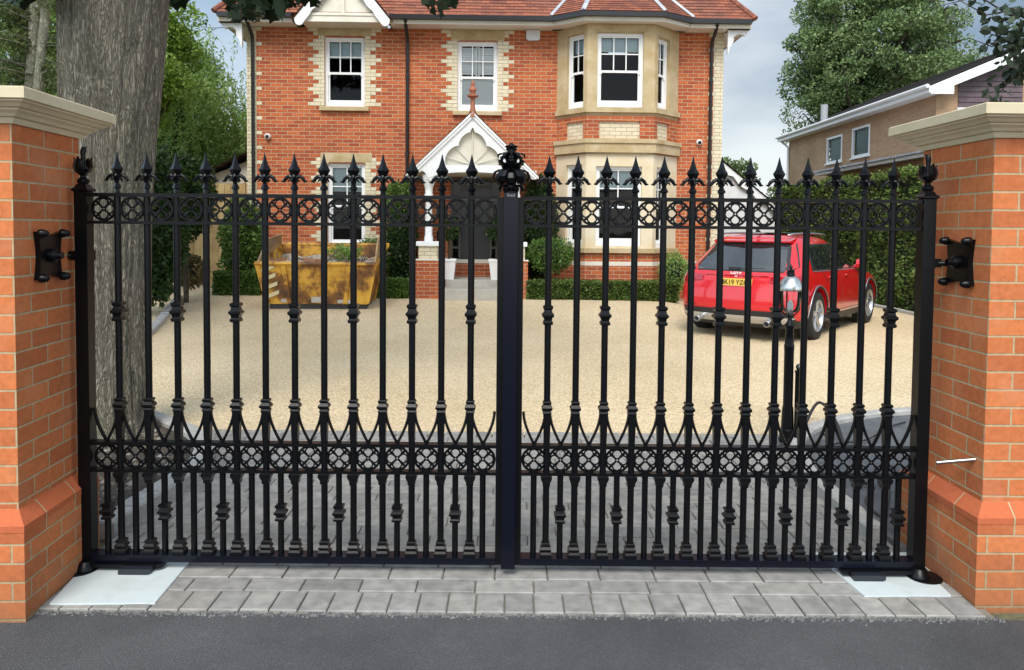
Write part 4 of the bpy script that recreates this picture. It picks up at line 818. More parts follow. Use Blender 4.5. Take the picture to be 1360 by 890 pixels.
dd = q.build('front_door', DOORP, house); q = MB(); q.lathe([(.02, 0.03), (.03, -.01), (.02, -.03)], (m1-.08, .05, 1.45), 12, axis='y'); q.build('door_handle', STEEL, dd)
q = MB(); q.quad((a, .085, .57), (m0, .085, .57), (m0, .085, d_), (a, .085, d_)); q.quad((m1, .085, .57), (b, .085, .57), (b, .085, d_), (m1, .085, d_)); q.quad((m0, .085, 2.47), (m1, .085, 2.47), (m1, .085, d_), (m0, .085, d_)); q.build('door_glass', GLASS, house)
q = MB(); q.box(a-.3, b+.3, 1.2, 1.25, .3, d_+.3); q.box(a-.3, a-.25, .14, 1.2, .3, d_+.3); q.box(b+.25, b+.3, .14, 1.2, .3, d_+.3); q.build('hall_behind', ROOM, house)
q = MB(); lx, lz = PU(581, 315), PZ(313); q.lathe([(.02, lz-.14), (.05, lz-.11), (.065, lz+.06), (.03, lz+.11), (.01, lz+.15)], (lx, -PO+.55, 0), 8); q.box(lx-.01, lx+.01, -PO+.55, -PO+.62, lz+.10, lz+.16); q.build('porch_lantern', BLACK, house)

# small lean-to seen at the left edge of the house
lt = empty('side_lean_to', (-6.9, 17.6, 0)); tag(lt, 'low cream outbuilding with a dark sloping roof at the left side of the brick house', 'outbuilding')
q = MB(); q.box(-.2, 1.25, 0, 3, 0, 2.55); q.build('wall', CREAM, lt); tiled(lt, (-.95, -.3, 2.45), (-.95, 3.2, 2.45), (1.4, -.3, 3.55), (1.4, 3.2, 3.55), 12, 'roof', GREYTILE)
q = MB(); q.prism([(-.2, 2.56), (1.25, 2.56), (1.25, 3.3), (-.2, 2.72)], 0, .1); q.build('gable', CREAM, lt)

# ------------------------------------------------------------------ white garage beyond the house
ga = empty('white_garage', (5.9, 22, 0)); tag(ga, 'white rendered garage gable with scalloped bargeboard between the brick house and the hedge', 'garage')
RENDER = mat('white_render', (.66, .66, .65), .8, noise=(3, (.72, .72, .71), .4, .6))
za = at(948, 212, 22).z; sl = .80
q = MB(); q.prism([(-1.75, 0), (1.75, 0), (1.75, za-1.75*sl-.02), (0, za-.02), (-1.75, za-1.75*sl-.02)], 0, 5); q.build('wall', RENDER, ga)
for s_ in (-1, 1):
    q = MB(); pts = [(0, za+.06), (s_*1.95, za+.06-1.95*sl), (s_*1.95, za-.12-1.95*sl)]
    for k in range(40): t = (k+1)/41; x = 1.95*(1-t); pts.append((s_*x, za-.10-x*sl-.10*abs(math.sin(t*math.pi*4))))
    q.prism(pts, -.12, -.06); q.build('bargeboard', WHITE, ga, recalc=True)
    tiled(ga, (s_*2.0, -.18, za+.09-2*sl), (s_*2.0, 5.1, za+.09-2*sl), (0, -.18, za+.09), (0, 5.1, za+.09), 18, 'roof_slope', GREYTILE)

# ------------------------------------------------------------------ neighbour's tan brick house on the right
nx0 = 11.3; ny0, ny1 = 20.3, 31.0; NE = 5.55
nb = empty('tan_brick_house', (nx0, ny0, 0)); tag(nb, 'tan brick house with dark tiled roof and purple-brown boarding, far right behind the hedge', 'house')
wins = []
for (pa, pb, ta, tb) in ((1098, 1118.5, 181, 216), (1131.5, 1155, 168, 208)):
    y1_ = hit(pa, 200, (nx0, ny0), (nx0, ny1)); y0_ = hit(pb, 200, (nx0, ny0), (nx0, ny1)); m = (pa+pb)/2; wins.append((-y1_[0], -y0_[0], hit(m, tb, (nx0, ny0), (nx0, ny1))[1], hit(m, ta, (nx0, ny0), (nx0, ny1))[1]))
M = Matrix.Rotation(-math.pi/2, 4, 'Z')         # facet x runs towards -y
q = MB(M); wall_grid(q, -(ny1-ny0), 0, 0, NE, wins, 0, .08); q.build('wall', TANBRICK, nb)
for wn in wins:
    q = MB(M); a, b, c_, d_ = wn; e_ = .07; q.box(a, a+e_, -.015, .07, c_, d_); q.box(b-e_, b, -.015, .07, c_, d_); q.box(a+e_, b-e_, -.015, .07, d_-e_, d_); q.box(a+e_, b-e_, -.02, .07, c_, c_+e_); q.box(a-.05, b+.05, -.06, .0, c_-.05, c_-.002); o = q.build('window', WHITE, nb)
    q = MB(M); q.quad((a, .05, c_), (b, .05, c_), (b, .05, d_), (a, .05, d_)); q.build('pane', GLASS, o); q = MB(M); q.quad((a, .12, c_+.25*(d_-c_)), (b, .12, c_+.25*(d_-c_)), (b, .12, d_), (a, .12, d_)); q.quad((a, .16, c_), (b, .16, c_), (b, .16, d_), (a, .16, d_)); q.build('blind', mat('green_blind', (.20, .32, .28), .8), o)
NW = 7.6; ns = .41; rz_ = NE+NW/2*ns
q = MB(); q.prism([(0.004, 0), (NW-.004, 0), (NW-.004, NE), (NW/2, rz_), (0.004, NE)], 0.0, .2); q.quad((NW, 0, 0), (NW, ny1-ny0, 0), (NW, ny1-ny0, NE), (NW, 0, NE)); q.build('gable_wall', TANBRICK, nb)
CLAD = mat('purple_brown_cladding', (.085, .055, .065), .6, noise=(3, (.12, .08, .09), .4, .6))
q = MB(); x0_, x1_ = hit(1272, 140, (nx0, ny0), (nx0+1, ny0))[0], hit(1357, 140, (nx0, ny0), (nx0+1, ny0))[0]; zc0 = hit(1300, 143, (nx0, ny0), (nx0+1, ny0))[1]
k = 0
while k < 18:
    z = zc0+k*.14
    zt_ = lambda x: NE+x*ns-.02
    xa = max(x0_, (z+.14-NE+.02)/ns) if z+.14 > zt_(x0_) else x0_
    if xa < x1_-.1: q.add([(xa, -.035, z), (x1_, -.035, z), (x1_, -.012, z+.138), (xa, -.012, z+.138), (xa, 0, z), (x1_, 0, z)], [(0, 1, 2, 3), (0, 4, 5, 1)])
    k += 1
q.build('cladding', CLAD, nb)
q = MB(); q.box(x0_-.03, x1_, -.06, -.002, zc0-.12, zc0-.01); q.build('window_head', WHITE, nb)
zb2 = NE-.12
for s_ in (-1, 1):
    x_ = (0 if s_ < 0 else NW)+s_*.35
    tiled(nb, (x_, -.38, NE-.12), (x_, ny1-ny0+.3, NE-.12), (NW/2, -.38, rz_+.10), (NW/2, ny1-ny0+.3, rz_+.10), 12, 'roof_slope', GREYTILE, .02)
    q = MB(); q.box(min(x_, x_+s_*.03), max(x_, x_+s_*.03), -.36, ny1-ny0+.28, NE-.30, NE-.13); q.build('fascia', WHITE, nb)
    q = MB(); q.tube([(x_+s_*.08, -.36, NE-.13), (x_+s_*.08, ny1-ny0+.28, NE-.13)], .055, 8); q.build('gutter', WHITE, nb)
    q = MB(); q.box(min(x_, 0 if s_ < 0 else NW), max(x_, 0 if s_ < 0 else NW), -.33, ny1-ny0+.2, NE-.30, NE-.285); q.build('soffit', WHITE, nb)
    q = MB(); pts = [(x_, NE-.34), (x_-s_*.60, NE-.34), (x_-s_*.60, NE-.12), (NW/2, rz_-.21), (NW/2, rz_+.08), (x_, NE-.13)]; q.prism(pts, -.39, -.33); q.build('bargeboard', WHITE, nb, recalc=True)
q = MB(); pv2 = hit(1142, 142, (nx0, ny0), (nx0, ny1)); q.tube([(.3, 8.0, NE-.1), (.3, 8.0, NE+.75)], .13, 10); q.build('flue', mat('zinc_flue', (.35, .36, .37), .5), nb, smooth='auto')
q = MB(); q.tube([(-.27, ny1-ny0+.1, NE-.2), (-.27, ny1-ny0+.1, NE-.3), (-.05, ny1-ny0-.05, NE-.55), (-.05, ny1-ny0-.05, 0)], .05, 8); q.build('downpipe', WHITE, nb)
ex = MB(); x2, y2 = hit(1215, 200, (9.6, 12), (9.6, 30))
an = empty('garage_extension', (9.4, 16.2, 0)); tag(an, 'low flat grey roof with pale fascia showing over the top of the tall hedge', 'outbuilding')
zx = at(1215, 203, 17.4).z
q = MB(); q.box(.25, 1.85, .3, 7, 0, zx-.10); q.build('wall', TANBRICK, an); q = MB(); q.box(0, 1.88, 0, 7.3, zx-.09, zx+.0); q.build('fascia', WHITE, an); q = MB(); q.add([(-.06, -.06, zx+.002), (1.88, -.06, zx+.30), (1.88, 7.4, zx+.30), (-.06, 7.4, zx+.002), (-.06, -.06, zx+.05), (1.88, -.06, zx+.35), (1.88, 7.4, zx+.35), (-.06, 7.4, zx+.05)], [(0, 1, 5, 4), (3, 0, 4, 7), (4, 5, 6, 7), (0, 3, 2, 1), (1, 2, 6, 5), (2, 3, 7, 6)]); q.build('roof', LEAD, an)
# wooden side gate / fence far left
fn = empty('timber_fence', (-7.2, 16.4, 0)); tag(fn, 'tan vertical board fence between the dark shrubs left of the brick house', 'fence')
WOOD = island('fence_board', [(.40, .27, .12), (.48, .34, .16), (.36, .24, .11), (.52, .38, .19)], .8, scale=3)
q = MB(); x = 0
while x < 2.3: wd = .135; q.box(x, x+wd-.006, random.uniform(-.004, .004), .02, .05+gz(-6, 16), 2.5); x += wd
q.build('board', WOOD, fn); q = MB(); q.box(0, 2.3, .022, .07, .6, .7); q.box(0, 2.3, .022, .07, 2.0, 2.1); q.box(1.36, 1.40, -.03, .03, 0.1, 2.52); q.build('rail', WOOD, fn)
# thin overhead wire
wr = MB(); A_, B_ = at(236, 14, 24), at(312, 34, 17); wr.tube([A_+(B_-A_)*t+Vector((0, 0, -.25*math.sin(math.pi*t))) for t in [i/10 for i in range(11)]], .012, 5)
A2 = A_+(A_-B_)*2; wr.tube([A2+(A_-A2)*t+Vector((0, 0, -.6*math.sin(math.pi*t))) for t in [i/10 for i in range(11)]], .012, 5)
tag(wr.build('overhead_wire', GUTTER), 'thin overhead wire running to the left eave of the brick house', 'wire')
# ------------------------------------------------------------------ foliage
def leafmat(name, cols, trans=0.25, rough=0.5): return island(name, cols, rough, noise=0.15, scale=3, trans=trans)
def leaf_obj(name, P, size, m, parent, nrm=None, asp=0.55, droop=0.0, jitter=0.35, lobed=False):
    P = np.asarray(P, dtype=np.float64); n = len(P); rng = np.random
    d = rng.normal(size=(n, 3)); 
    if nrm is not None: d = d*0.75+nrm*1.0
    d[:, 2] -= droop; d /= np.linalg.norm(d, axis=1)[:, None]+1e-9
    o = rng.normal(size=(n, 3)); s = np.cross(d, o); s /= np.linalg.norm(s, axis=1)[:, None]+1e-9; up = np.cross(s, d)
    sz = size*(1+rng.uniform(-jitter, jitter, n))[:, None]
    if lobed:
        prof = [(0, 0), (.3, .26), (.65, .25), (1, 0), (.65, -.25), (.3, -.26)] if lobed == 'oval' else [(0, 0), (.25, .18), (.15, .55), (.45, .32), (.55, .62), (.72, .25), (1, 0), (.72, -.25), (.55, -.62), (.45, -.32), (.15, -.55), (.25, -.18)]
        V = np.concatenate([(P+d*sz*a+s*sz*b+up*sz*(0.12*abs(b)-.15*a*a))[:, None, :] for a, b in prof], axis=1); k = len(prof)
    else:
        V = np.stack([P, P+d*sz*.45+s*sz*asp*.5+up*sz*.08, P+d*sz, P+d*sz*.45-s*sz*asp*.5+up*sz*.08], axis=1); k = 4
    me = bpy.data.meshes.new(name); me.vertices.add(n*k); me.vertices.foreach_set('co', V.reshape(-1)); me.loops.add(n*k); me.loops.foreach_set('vertex_index', np.arange(n*k, dtype=np.int32))
    me.polygons.add(n); me.polygons.foreach_set('loop_start', np.arange(0, n*k, k, dtype=np.int32)); me.materials.append(m); me.update(); me.validate()
    o_ = bpy.data.objects.new(name, me); link(o_, parent); return o_
def blob(n, c, r, shell=0.45):
    d = np.random.normal(size=(n, 3)); d /= np.linalg.norm(d, axis=1)[:, None]; rad = np.random.uniform(shell, 1, n)[:, None]**0.6
    return np.array(c)+d*rad*np.array(r), d
def limb(mb, a, b, r0, r1, n=7, wob=.06, segs=6):
    a, b = Vector(a), Vector(b); L_ = (b-a).length; P = []
    for i in range(segs+1):
        t = i/segs; w_ = Vector((random.uniform(-1, 1), random.uniform(-1, 1), random.uniform(-1, 1)))*wob*L_*(0.5 if 0 < i < segs else 0); P.append(a.lerp(b, t)+w_)
    mb.tube(P, [r0+(r1-r0)*i/segs for i in range(segs+1)], n); return P
def tree(name, label, cat, base, trunk_h, trunk_r, crown_c, crown_r, nclump, nleaf, lsize, lm, bm, clump_r=0.22, group=None, droop=0.2, asp=.55, seed=1, hollow=0.35, strings=False):
    random.seed(seed); np.random.seed(seed)
    root = empty(name, base); tag(root, label, cat, group)
    cc = Vector(crown_c)-Vector(base); tr = MB(); top = Vector((cc.x*.6, cc.y*.6, cc.z))
    limb(tr, (0, 0, -.1), top, trunk_r, trunk_r*.4, 10, .02, 8)
    cl = []
    lb = MB()
    for i in range(nclump):
        d = Vector((random.gauss(0, 1), random.gauss(0, 1), random.gauss(0, 1))).normalized(); k = random.uniform(hollow, 1)**.6*random.uniform(.86, 1.1)
        p = cc+Vector((d.x*crown_r[0]*k, d.y*crown_r[1]*k, d.z*crown_r[2]*k)); cl.append(p)
        if i % 2 == 0:
            s_ = Vector((0, 0, 0)).lerp(top, random.uniform(.45, 1)); limb(lb, s_, p, trunk_r*.28, trunk_r*.05, 5, .08, 4)
    tr.build('trunk', bm, root, smooth=True); lb.build('limb', bm, root, smooth=True)
    P = []; D = []; mr = min(crown_r); per = max(1, nleaf//nclump)
    for p in cl:
        rr = clump_r*mr*random.uniform(.6, 1.4)
        if strings:
            m_ = per//14
            for s_ in range(14):
                q = Vector(p)+Vector((random.gauss(0, rr), random.gauss(0, rr), random.gauss(0, rr*.6))); ln = random.uniform(.5, 1.6)
                t = np.linspace(0, 1, max(2, m_)); a = np.stack([q.x+np.random.normal(0, .04, len(t))+t*random.uniform(-.1, .1), q.y+np.random.normal(0, .04, len(t)), q.z-t*ln], axis=1); P.append(a); D.append(np.random.normal(size=a.shape))
        else:
            a, d = blob(per, p, (rr*1.25, rr*1.25, rr*.8)); P.append(a); D.append(d)
    P = np.concatenate(P); D = np.concatenate(D); leaf_obj('crown', P, lsize, lm, root, nrm=D*.6, droop=droop, asp=asp); return root
G_DARK = leafmat('dark_leaf', [(.014, .030, .008), (.032, .065, .016), (.055, .10, .025), (.02, .045, .012)])
G_MID = leafmat('mid_leaf', [(.045, .09, .02), (.10, .19, .035), (.16, .26, .055), (.065, .13, .026)])
G_LIGHT = leafmat('light_leaf', [(.17, .27, .06), (.28, .42, .11), (.38, .52, .17), (.20, .32, .08)], .45)
G_YEL = leafmat('yellow_green_leaf', [(.17, .29, .04), (.25, .38, .06), (.13, .22, .04)], .4)
G_BLUE = leafmat('grey_green_leaf', [(.06, .105, .035), (.14, .21, .075), (.24, .32, .12), (.06, .10, .035)])
G_HEDGE = leafmat('hedge_leaf', [(.035, .07, .015), (.08, .14, .028), (.14, .20, .04), (.20, .26, .07)])
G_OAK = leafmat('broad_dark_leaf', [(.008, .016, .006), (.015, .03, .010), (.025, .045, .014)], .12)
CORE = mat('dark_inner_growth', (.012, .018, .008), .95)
BARK = barkmat('oak_bark', (.070, .060, .046), (.38, .335, .27), scale=44, stretch=.16, dist=.015)
BARK2 = barkmat('pale_trunk_bark', (.16, .145, .10), (.50, .47, .37), scale=22, stretch=.5, dist=.01)
BARK3 = barkmat('dark_branch_bark', (.03, .025, .018), (.10, .085, .06), scale=16, stretch=.4, dist=.01)

# the big tree just inside the gate: trunk with flared foot, leaning slightly
TY = 5.55; big = empty('big_tree', (at(135, 585, TY).x, TY, 0)); tag(big, 'massive grey-brown tree trunk with deeply furrowed bark, inside the gate behind the left pier', 'tree')
bx0 = big.location.x
def tc_(py): # centre and radius of the trunk against picture height
    l = np.interp(py, [-900, 0, 100, 180, 300, 420, 500, 560, 600], [30, 76, 77, 77, 76, 80, 84, 82, 70]); r = np.interp(py, [-900, 0, 100, 180, 300, 420, 500, 560, 600], [190, 228, 221, 214, 207, 203, 201, 204, 218]); return (l+r)/2, (r-l)/2
tk = MB(); NS, NA = 190, 150; vs_ = []; ztop = at(150, -900, TY).z
from mathutils import noise as mn
for j in range(NS+1):
    z = -.05+(min(4.2, ztop)+.05)*j/NS; py = 305-(z-CAMH)*1000/TY; c_, rr = tc_(py); X = at(c_, py, TY).x-bx0; rad = rr*TY/1000*.83
    for i in range(NA):
        a = 2*math.pi*i/NA; fl = 1+.07*max(0, 1-z/.7)**2*(1+1.2*math.sin(a*5+1.0)); px_, py_ = math.cos(a), math.sin(a)
        rv = abs(mn.noise(Vector((px_*9+mn.noise(Vector((px_*4, py_*4, z*1.5)))*.9, py_*9, z*.9)))); rd2 = 0.020*min(1, rv*4)-.012+.014*mn.noise(Vector((px_*2.2, py_*2.2, z*.8)))
        rr2 = rad*fl+rd2; vs_.append((X+px_*rr2, py_*rr2, z))
tk.add(vs_, [(j*NA+i, j*NA+(i+1) % NA, (j+1)*NA+(i+1) % NA, (j+1)*NA+i) for j in range(NS) for i in range(NA)]); tk.build('trunk', BARK, big, smooth=True)
tp = Vector((at(118, -300, TY).x-bx0, 0, 4.1)); lb = MB(); random.seed(3)
bo_ends = [(at(345, -60, 6.2)), at(585, -75, 6.6), at(25, -45, 5.0), at(225, -60, 6.4)]
for e_ in bo_ends:
    e2 = e_-big.location; limb(lb, tp, (e2.x*.5, e2.y*.5+.2, max(e2.z+.8, 3.9)), .16, .09, 8, .03, 4); limb(lb, (e2.x*.5, e2.y*.5+.2, max(e2.z+.8, 3.9)), e2, .09, .02, 7, .03, 5)
limb(lb, tp, tp+Vector((-.5, .6, 4)), .40, .18, 10, .03, 5); limb(lb, tp, tp+Vector((.9, -.4, 3.6)), .34, .15, 10, .03, 5)
lb.build('limb', BARK, big, smooth=True)
P = []
def hang(px0, px1, py1, Y, n, spread=.05):
    for i in range(n):
        x = random.uniform(px0, px1); env = py1*(1-((x-(px0+px1)/2)/((px1-px0)/2))**2*.6); y_ = random.uniform(-70, env+random.gauss(0, 3)); p = at(x, y_, Y+random.gauss(0, .22)); P.append(tuple(p-big.location))
hang(306, 385, 18, 6.2, 260); hang(385, 430, 6, 6.3, 60); hang(568, 600, 13, 6.6, 60); hang(-5, 75, -2, 5.2, 80); hang(195, 238, 3, 6.4, 70)
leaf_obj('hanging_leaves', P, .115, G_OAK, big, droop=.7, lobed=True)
cr_, cd_ = [], []
for i in range(60):
    a = random.uniform(0, 6.28); rr = random.uniform(1.0, 4.2); c_ = (tp.x+math.cos(a)*rr, math.sin(a)*rr, 6.6+random.uniform(-.3, 2.6)); p, d = blob(160, c_, (.8, .8, .5)); cr_.append(p)
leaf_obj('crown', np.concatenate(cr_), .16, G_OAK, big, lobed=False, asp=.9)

# branch reaching in from the right above the right pier
rt = empty('overhanging_tree', (5.0, 4.6, 0)); tag(rt, 'leafy dark branch hanging into the picture at the top right above the right pier', 'tree')
random.seed(11); np.random.seed(11)
q = MB(); limb(q, (0, 0, 0), (-.1, 0, 3.9), .13, .08, 9, .02, 6); e1 = at(1385, 25, 4.6)-rt.location; limb(q, (-.1, 0, 3.0), e1, .05, .02, 7, .03, 5); q.build('trunk', BARK3, rt, smooth=True)
tw = [((1385, 25), (1340, 20), (1300, -5), (1248, 8)), ((1385, 40), (1345, 45), (1318, 62), (1285, 50)), ((1385, 70), (1350, 90), (1335, 115), (1315, 135)), ((1385, 30), (1350, 12), (1310, 20), (1262, -6)), ((1385, 50), (1360, 62), (1330, 50), (1305, 42)), ((1385, 90), (1365, 100), (1350, 80), (1335, 60))]
q = MB(); P = []
for t in tw:
    pts = [at(a, b, 4.5+random.uniform(-.15, .15))-rt.location for a, b in t]; q.tube(pts, [.008, .006, .004, .002], 5)
    for i in range(3):
        for k in range(18):
            p = pts[i].lerp(pts[i+1], random.random()); den = 1.0 if i < 2 else .45
            if random.random() < den: P.append(tuple(p+Vector((random.gauss(0, .025), random.gauss(0, .06), random.gauss(0, .03)))))
for k in range(210): P.append(tuple(at(random.uniform(1322, 1400), random.gauss(50, 22), 4.5+random.gauss(0, .15))-rt.location))
for k in range(16): P.append(tuple(at(random.uniform(1310, 1345), random.uniform(108, 138), 4.45)-rt.location))
q.build('twig', BARK3, rt, smooth=True); leaf_obj('leaves', P, .055, leafmat('grey_dark_leaf', [(.02, .035, .022), (.035, .055, .03), (.06, .085, .045)], .15), rt, droop=.5, asp=.62, lobed='oval')

def hedge(name, label, cat, box, n, ls, lm, group=None, rough=.05, top_mat=None, seed=5):
    random.seed(seed); np.random.seed(seed)
    x0, x1, y0, y1, z1 = box; zb = gz((x0+x1)/2, y0); root = empty(name, ((x0+x1)/2, (y0+y1)/2, zb)); tag(root, label, cat, group); c = np.array(root.location)
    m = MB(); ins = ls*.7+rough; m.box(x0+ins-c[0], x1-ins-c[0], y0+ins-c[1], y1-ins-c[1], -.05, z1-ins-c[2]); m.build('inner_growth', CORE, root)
    A = {'f': (x1-x0)*(z1), 'l': (y1-y0)*z1, 't': (x1-x0)*(y1-y0)}; tot = A['f']*1.6+A['l']*2+A['t']; P = []; D = []
    for k, nr, fr in (('f', (0, -1, 0), 1.4), ('l', (-1, 0, 0), 1), ('r', (1, 0, 0), .6), ('t', (0, 0, 1), 1), ('b', (0, 1, 0), .3)):
        ar = A['f'] if k in 'fb' else (A['l'] if k in 'lr' else A['t']); m_ = int(n*fr*ar/tot); u, v = np.random.random(m_), np.random.random(m_)
        if k in 'fb': p = np.stack([x0+(x1-x0)*u, np.full(m_, y0 if k == 'f' else y1), zb+(z1-zb)*v], 1)
        elif k in 'lr': p = np.stack([np.full(m_, x0 if k == 'l' else x1), y0+(y1-y0)*u, zb+(z1-zb)*v], 1)
        else: p = np.stack([x0+(x1-x0)*u, y0+(y1-y0)*v, np.full(m_, z1)], 1)
        nr = np.array(nr, float); h = np.array([mn.noise(Vector(q_*1.6))+.5*mn.noise(Vector(q_*4.5)) for q_ in p]); p = p+nr*(h*rough*1.6-rough*.7-np.abs(np.random.normal(0, ls*.45, m_)))[:, None]+np.random.normal(0, ls*.2, (m_, 3)); P.append(p); D.append(np.tile(nr, (m_, 1)))
    P = np.concatenate(P)-c; D = np.concatenate(D); leaf_obj('foliage', P, ls, lm, root, nrm=D*.9); return root
def shrub(name, label, cat, c, r, n, ls, lm, group=None, seed=3, core=.72, stem=None):
    random.seed(seed); np.random.seed(seed)
    zb = gz(c[0], c[1]); root = empty(name, (c[0], c[1], zb)); tag(root, label, cat, group)
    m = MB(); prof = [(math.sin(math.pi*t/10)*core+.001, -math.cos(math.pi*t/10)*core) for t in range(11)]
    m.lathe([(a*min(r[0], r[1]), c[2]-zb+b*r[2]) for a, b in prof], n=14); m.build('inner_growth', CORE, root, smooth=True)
    if stem: m = MB(); m.tube([(0, 0, 0), (.01, 0, c[2]-zb)], stem, 8); m.build('stem', BARK3, root)
    P, D = blob(n, (0, 0, c[2]-zb), r, .5)
    h = np.array([1+.28*mn.noise(Vector(d*2.3)+Vector((seed, 0, 0)))+.12*mn.noise(Vector(d*6)) for d in D]); P = np.array([0, 0, c[2]-zb])+(P-np.array([0, 0, c[2]-zb]))*h[:, None]; P[:, 2] = np.maximum(P[:, 2], .02)
    leaf_obj('foliage', P, ls, lm, root, nrm=D*.8); return root
# tall hedge along the right boundary
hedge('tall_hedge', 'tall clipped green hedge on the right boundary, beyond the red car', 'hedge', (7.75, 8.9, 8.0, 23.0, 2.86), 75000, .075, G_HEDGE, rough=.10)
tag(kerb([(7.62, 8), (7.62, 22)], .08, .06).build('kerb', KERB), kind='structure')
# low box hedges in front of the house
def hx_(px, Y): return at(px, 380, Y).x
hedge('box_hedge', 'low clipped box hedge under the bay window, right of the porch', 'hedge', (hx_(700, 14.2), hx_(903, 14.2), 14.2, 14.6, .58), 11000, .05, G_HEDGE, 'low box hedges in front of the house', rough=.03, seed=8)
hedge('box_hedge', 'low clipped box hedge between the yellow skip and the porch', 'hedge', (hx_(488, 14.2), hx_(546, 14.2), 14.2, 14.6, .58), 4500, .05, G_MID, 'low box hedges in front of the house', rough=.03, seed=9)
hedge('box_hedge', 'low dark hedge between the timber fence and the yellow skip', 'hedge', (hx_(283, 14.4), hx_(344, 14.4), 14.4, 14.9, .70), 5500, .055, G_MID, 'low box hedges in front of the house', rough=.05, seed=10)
# shrubs against the house
def sx(px, py, Y): p = at(px, py, Y); return (p.x, Y, p.z)
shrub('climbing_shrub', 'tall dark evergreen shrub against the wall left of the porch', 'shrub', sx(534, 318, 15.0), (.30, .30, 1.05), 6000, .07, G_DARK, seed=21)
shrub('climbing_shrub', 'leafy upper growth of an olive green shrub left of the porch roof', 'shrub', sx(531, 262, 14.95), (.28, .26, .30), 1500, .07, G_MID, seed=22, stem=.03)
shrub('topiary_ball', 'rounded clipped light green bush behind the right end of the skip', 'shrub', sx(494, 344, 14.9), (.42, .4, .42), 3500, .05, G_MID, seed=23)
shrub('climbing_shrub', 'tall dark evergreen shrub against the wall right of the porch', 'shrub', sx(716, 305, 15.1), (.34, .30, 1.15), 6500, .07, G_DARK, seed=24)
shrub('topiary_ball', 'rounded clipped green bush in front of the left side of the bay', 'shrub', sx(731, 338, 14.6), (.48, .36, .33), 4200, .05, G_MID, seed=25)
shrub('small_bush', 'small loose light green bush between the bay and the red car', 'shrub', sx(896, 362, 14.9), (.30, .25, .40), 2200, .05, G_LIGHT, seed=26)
# white planters with ball trees either side of the door
for px_, w_ in ((596, 'left'), (659, 'right')):
    p = at(px_, 375, 14.75); zt = .57; pt = empty('white_planter', (p.x, 14.75, zt)); tag(pt, 'tapered white planter with a small tree on the step, %s of the front door' % w_, 'planter', 'planters either side of the front door')
    q = MB(); q.lathe([(.10, 0), (.14, .36), (.155, .36), (.155, .40), (.12, .40), (.11, .33)], sq=True); q.build('pot', WHITE, pt)
    q = MB(); q.tube([(0, 0, .3), (0, 0, .85)], .018, 6); q.build('stem', BARK3, pt); P, D = blob(900, (0, 0, 1.0), (.2, .2, .24), .3); leaf_obj('foliage', P, .06, G_DARK, pt, nrm=D)
# left background planting
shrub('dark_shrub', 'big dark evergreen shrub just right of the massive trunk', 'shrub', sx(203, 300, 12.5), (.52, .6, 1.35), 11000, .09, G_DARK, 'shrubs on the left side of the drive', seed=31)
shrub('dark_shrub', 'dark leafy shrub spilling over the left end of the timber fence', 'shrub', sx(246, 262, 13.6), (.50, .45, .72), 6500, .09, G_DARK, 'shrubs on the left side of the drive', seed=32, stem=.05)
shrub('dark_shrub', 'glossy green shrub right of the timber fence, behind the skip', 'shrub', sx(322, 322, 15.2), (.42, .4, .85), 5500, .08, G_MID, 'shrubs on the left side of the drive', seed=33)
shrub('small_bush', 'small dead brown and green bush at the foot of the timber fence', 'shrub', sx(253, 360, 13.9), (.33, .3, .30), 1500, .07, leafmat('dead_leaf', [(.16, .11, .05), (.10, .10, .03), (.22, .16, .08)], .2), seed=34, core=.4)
tree('willow_tree', 'light green tree with drooping fine foliage between the massive trunk and the house', 'tree', (-7.9, 19, 0), 3, .18, (-8.35, 19, 3.9), (1.6, 1.4, 3.1), 140, 66000, .12, G_LIGHT, BARK3, clump_r=.22, droop=1.0, asp=.3, seed=41, strings=True)
tree('garden_tree', 'bright green leafy tree close behind the massive trunk at the top left', 'tree', (-7.6, 16, 0), 3, .16, (-8.0, 16, 5.2), (1.1, 1.0, 1.5), 50, 14000, .10, G_YEL, BARK3, clump_r=.32, seed=42)
tree('garden_tree', 'bright yellow green tree beside the left corner of the house', 'tree', (-8.9, 27, 0), 2, .15, (-9.3, 27, 3.9), (1.1, 1.2, 1.9), 45, 12000, .13, G_YEL, BARK3, clump_r=.34, seed=43)
tree('garden_tree', 'dark green tree filling the background left of the house below the willow', 'tree', (-9.6, 22.5, 0), 2, .2, (-9.6, 22.5, 2.6), (2.4, 1.4, 1.9), 70, 20000, .13, G_DARK, BARK3, clump_r=.3, seed=44)
tree('garden_tree', 'small distant olive green tree above the white garage roof', 'tree', (8.9, 31, 0), 3, .15, (8.7, 31, 3.6), (1.2, 1.0, 1.2), 40, 6000, .13, G_BLUE, BARK3, clump_r=.3, seed=45, hollow=.1)
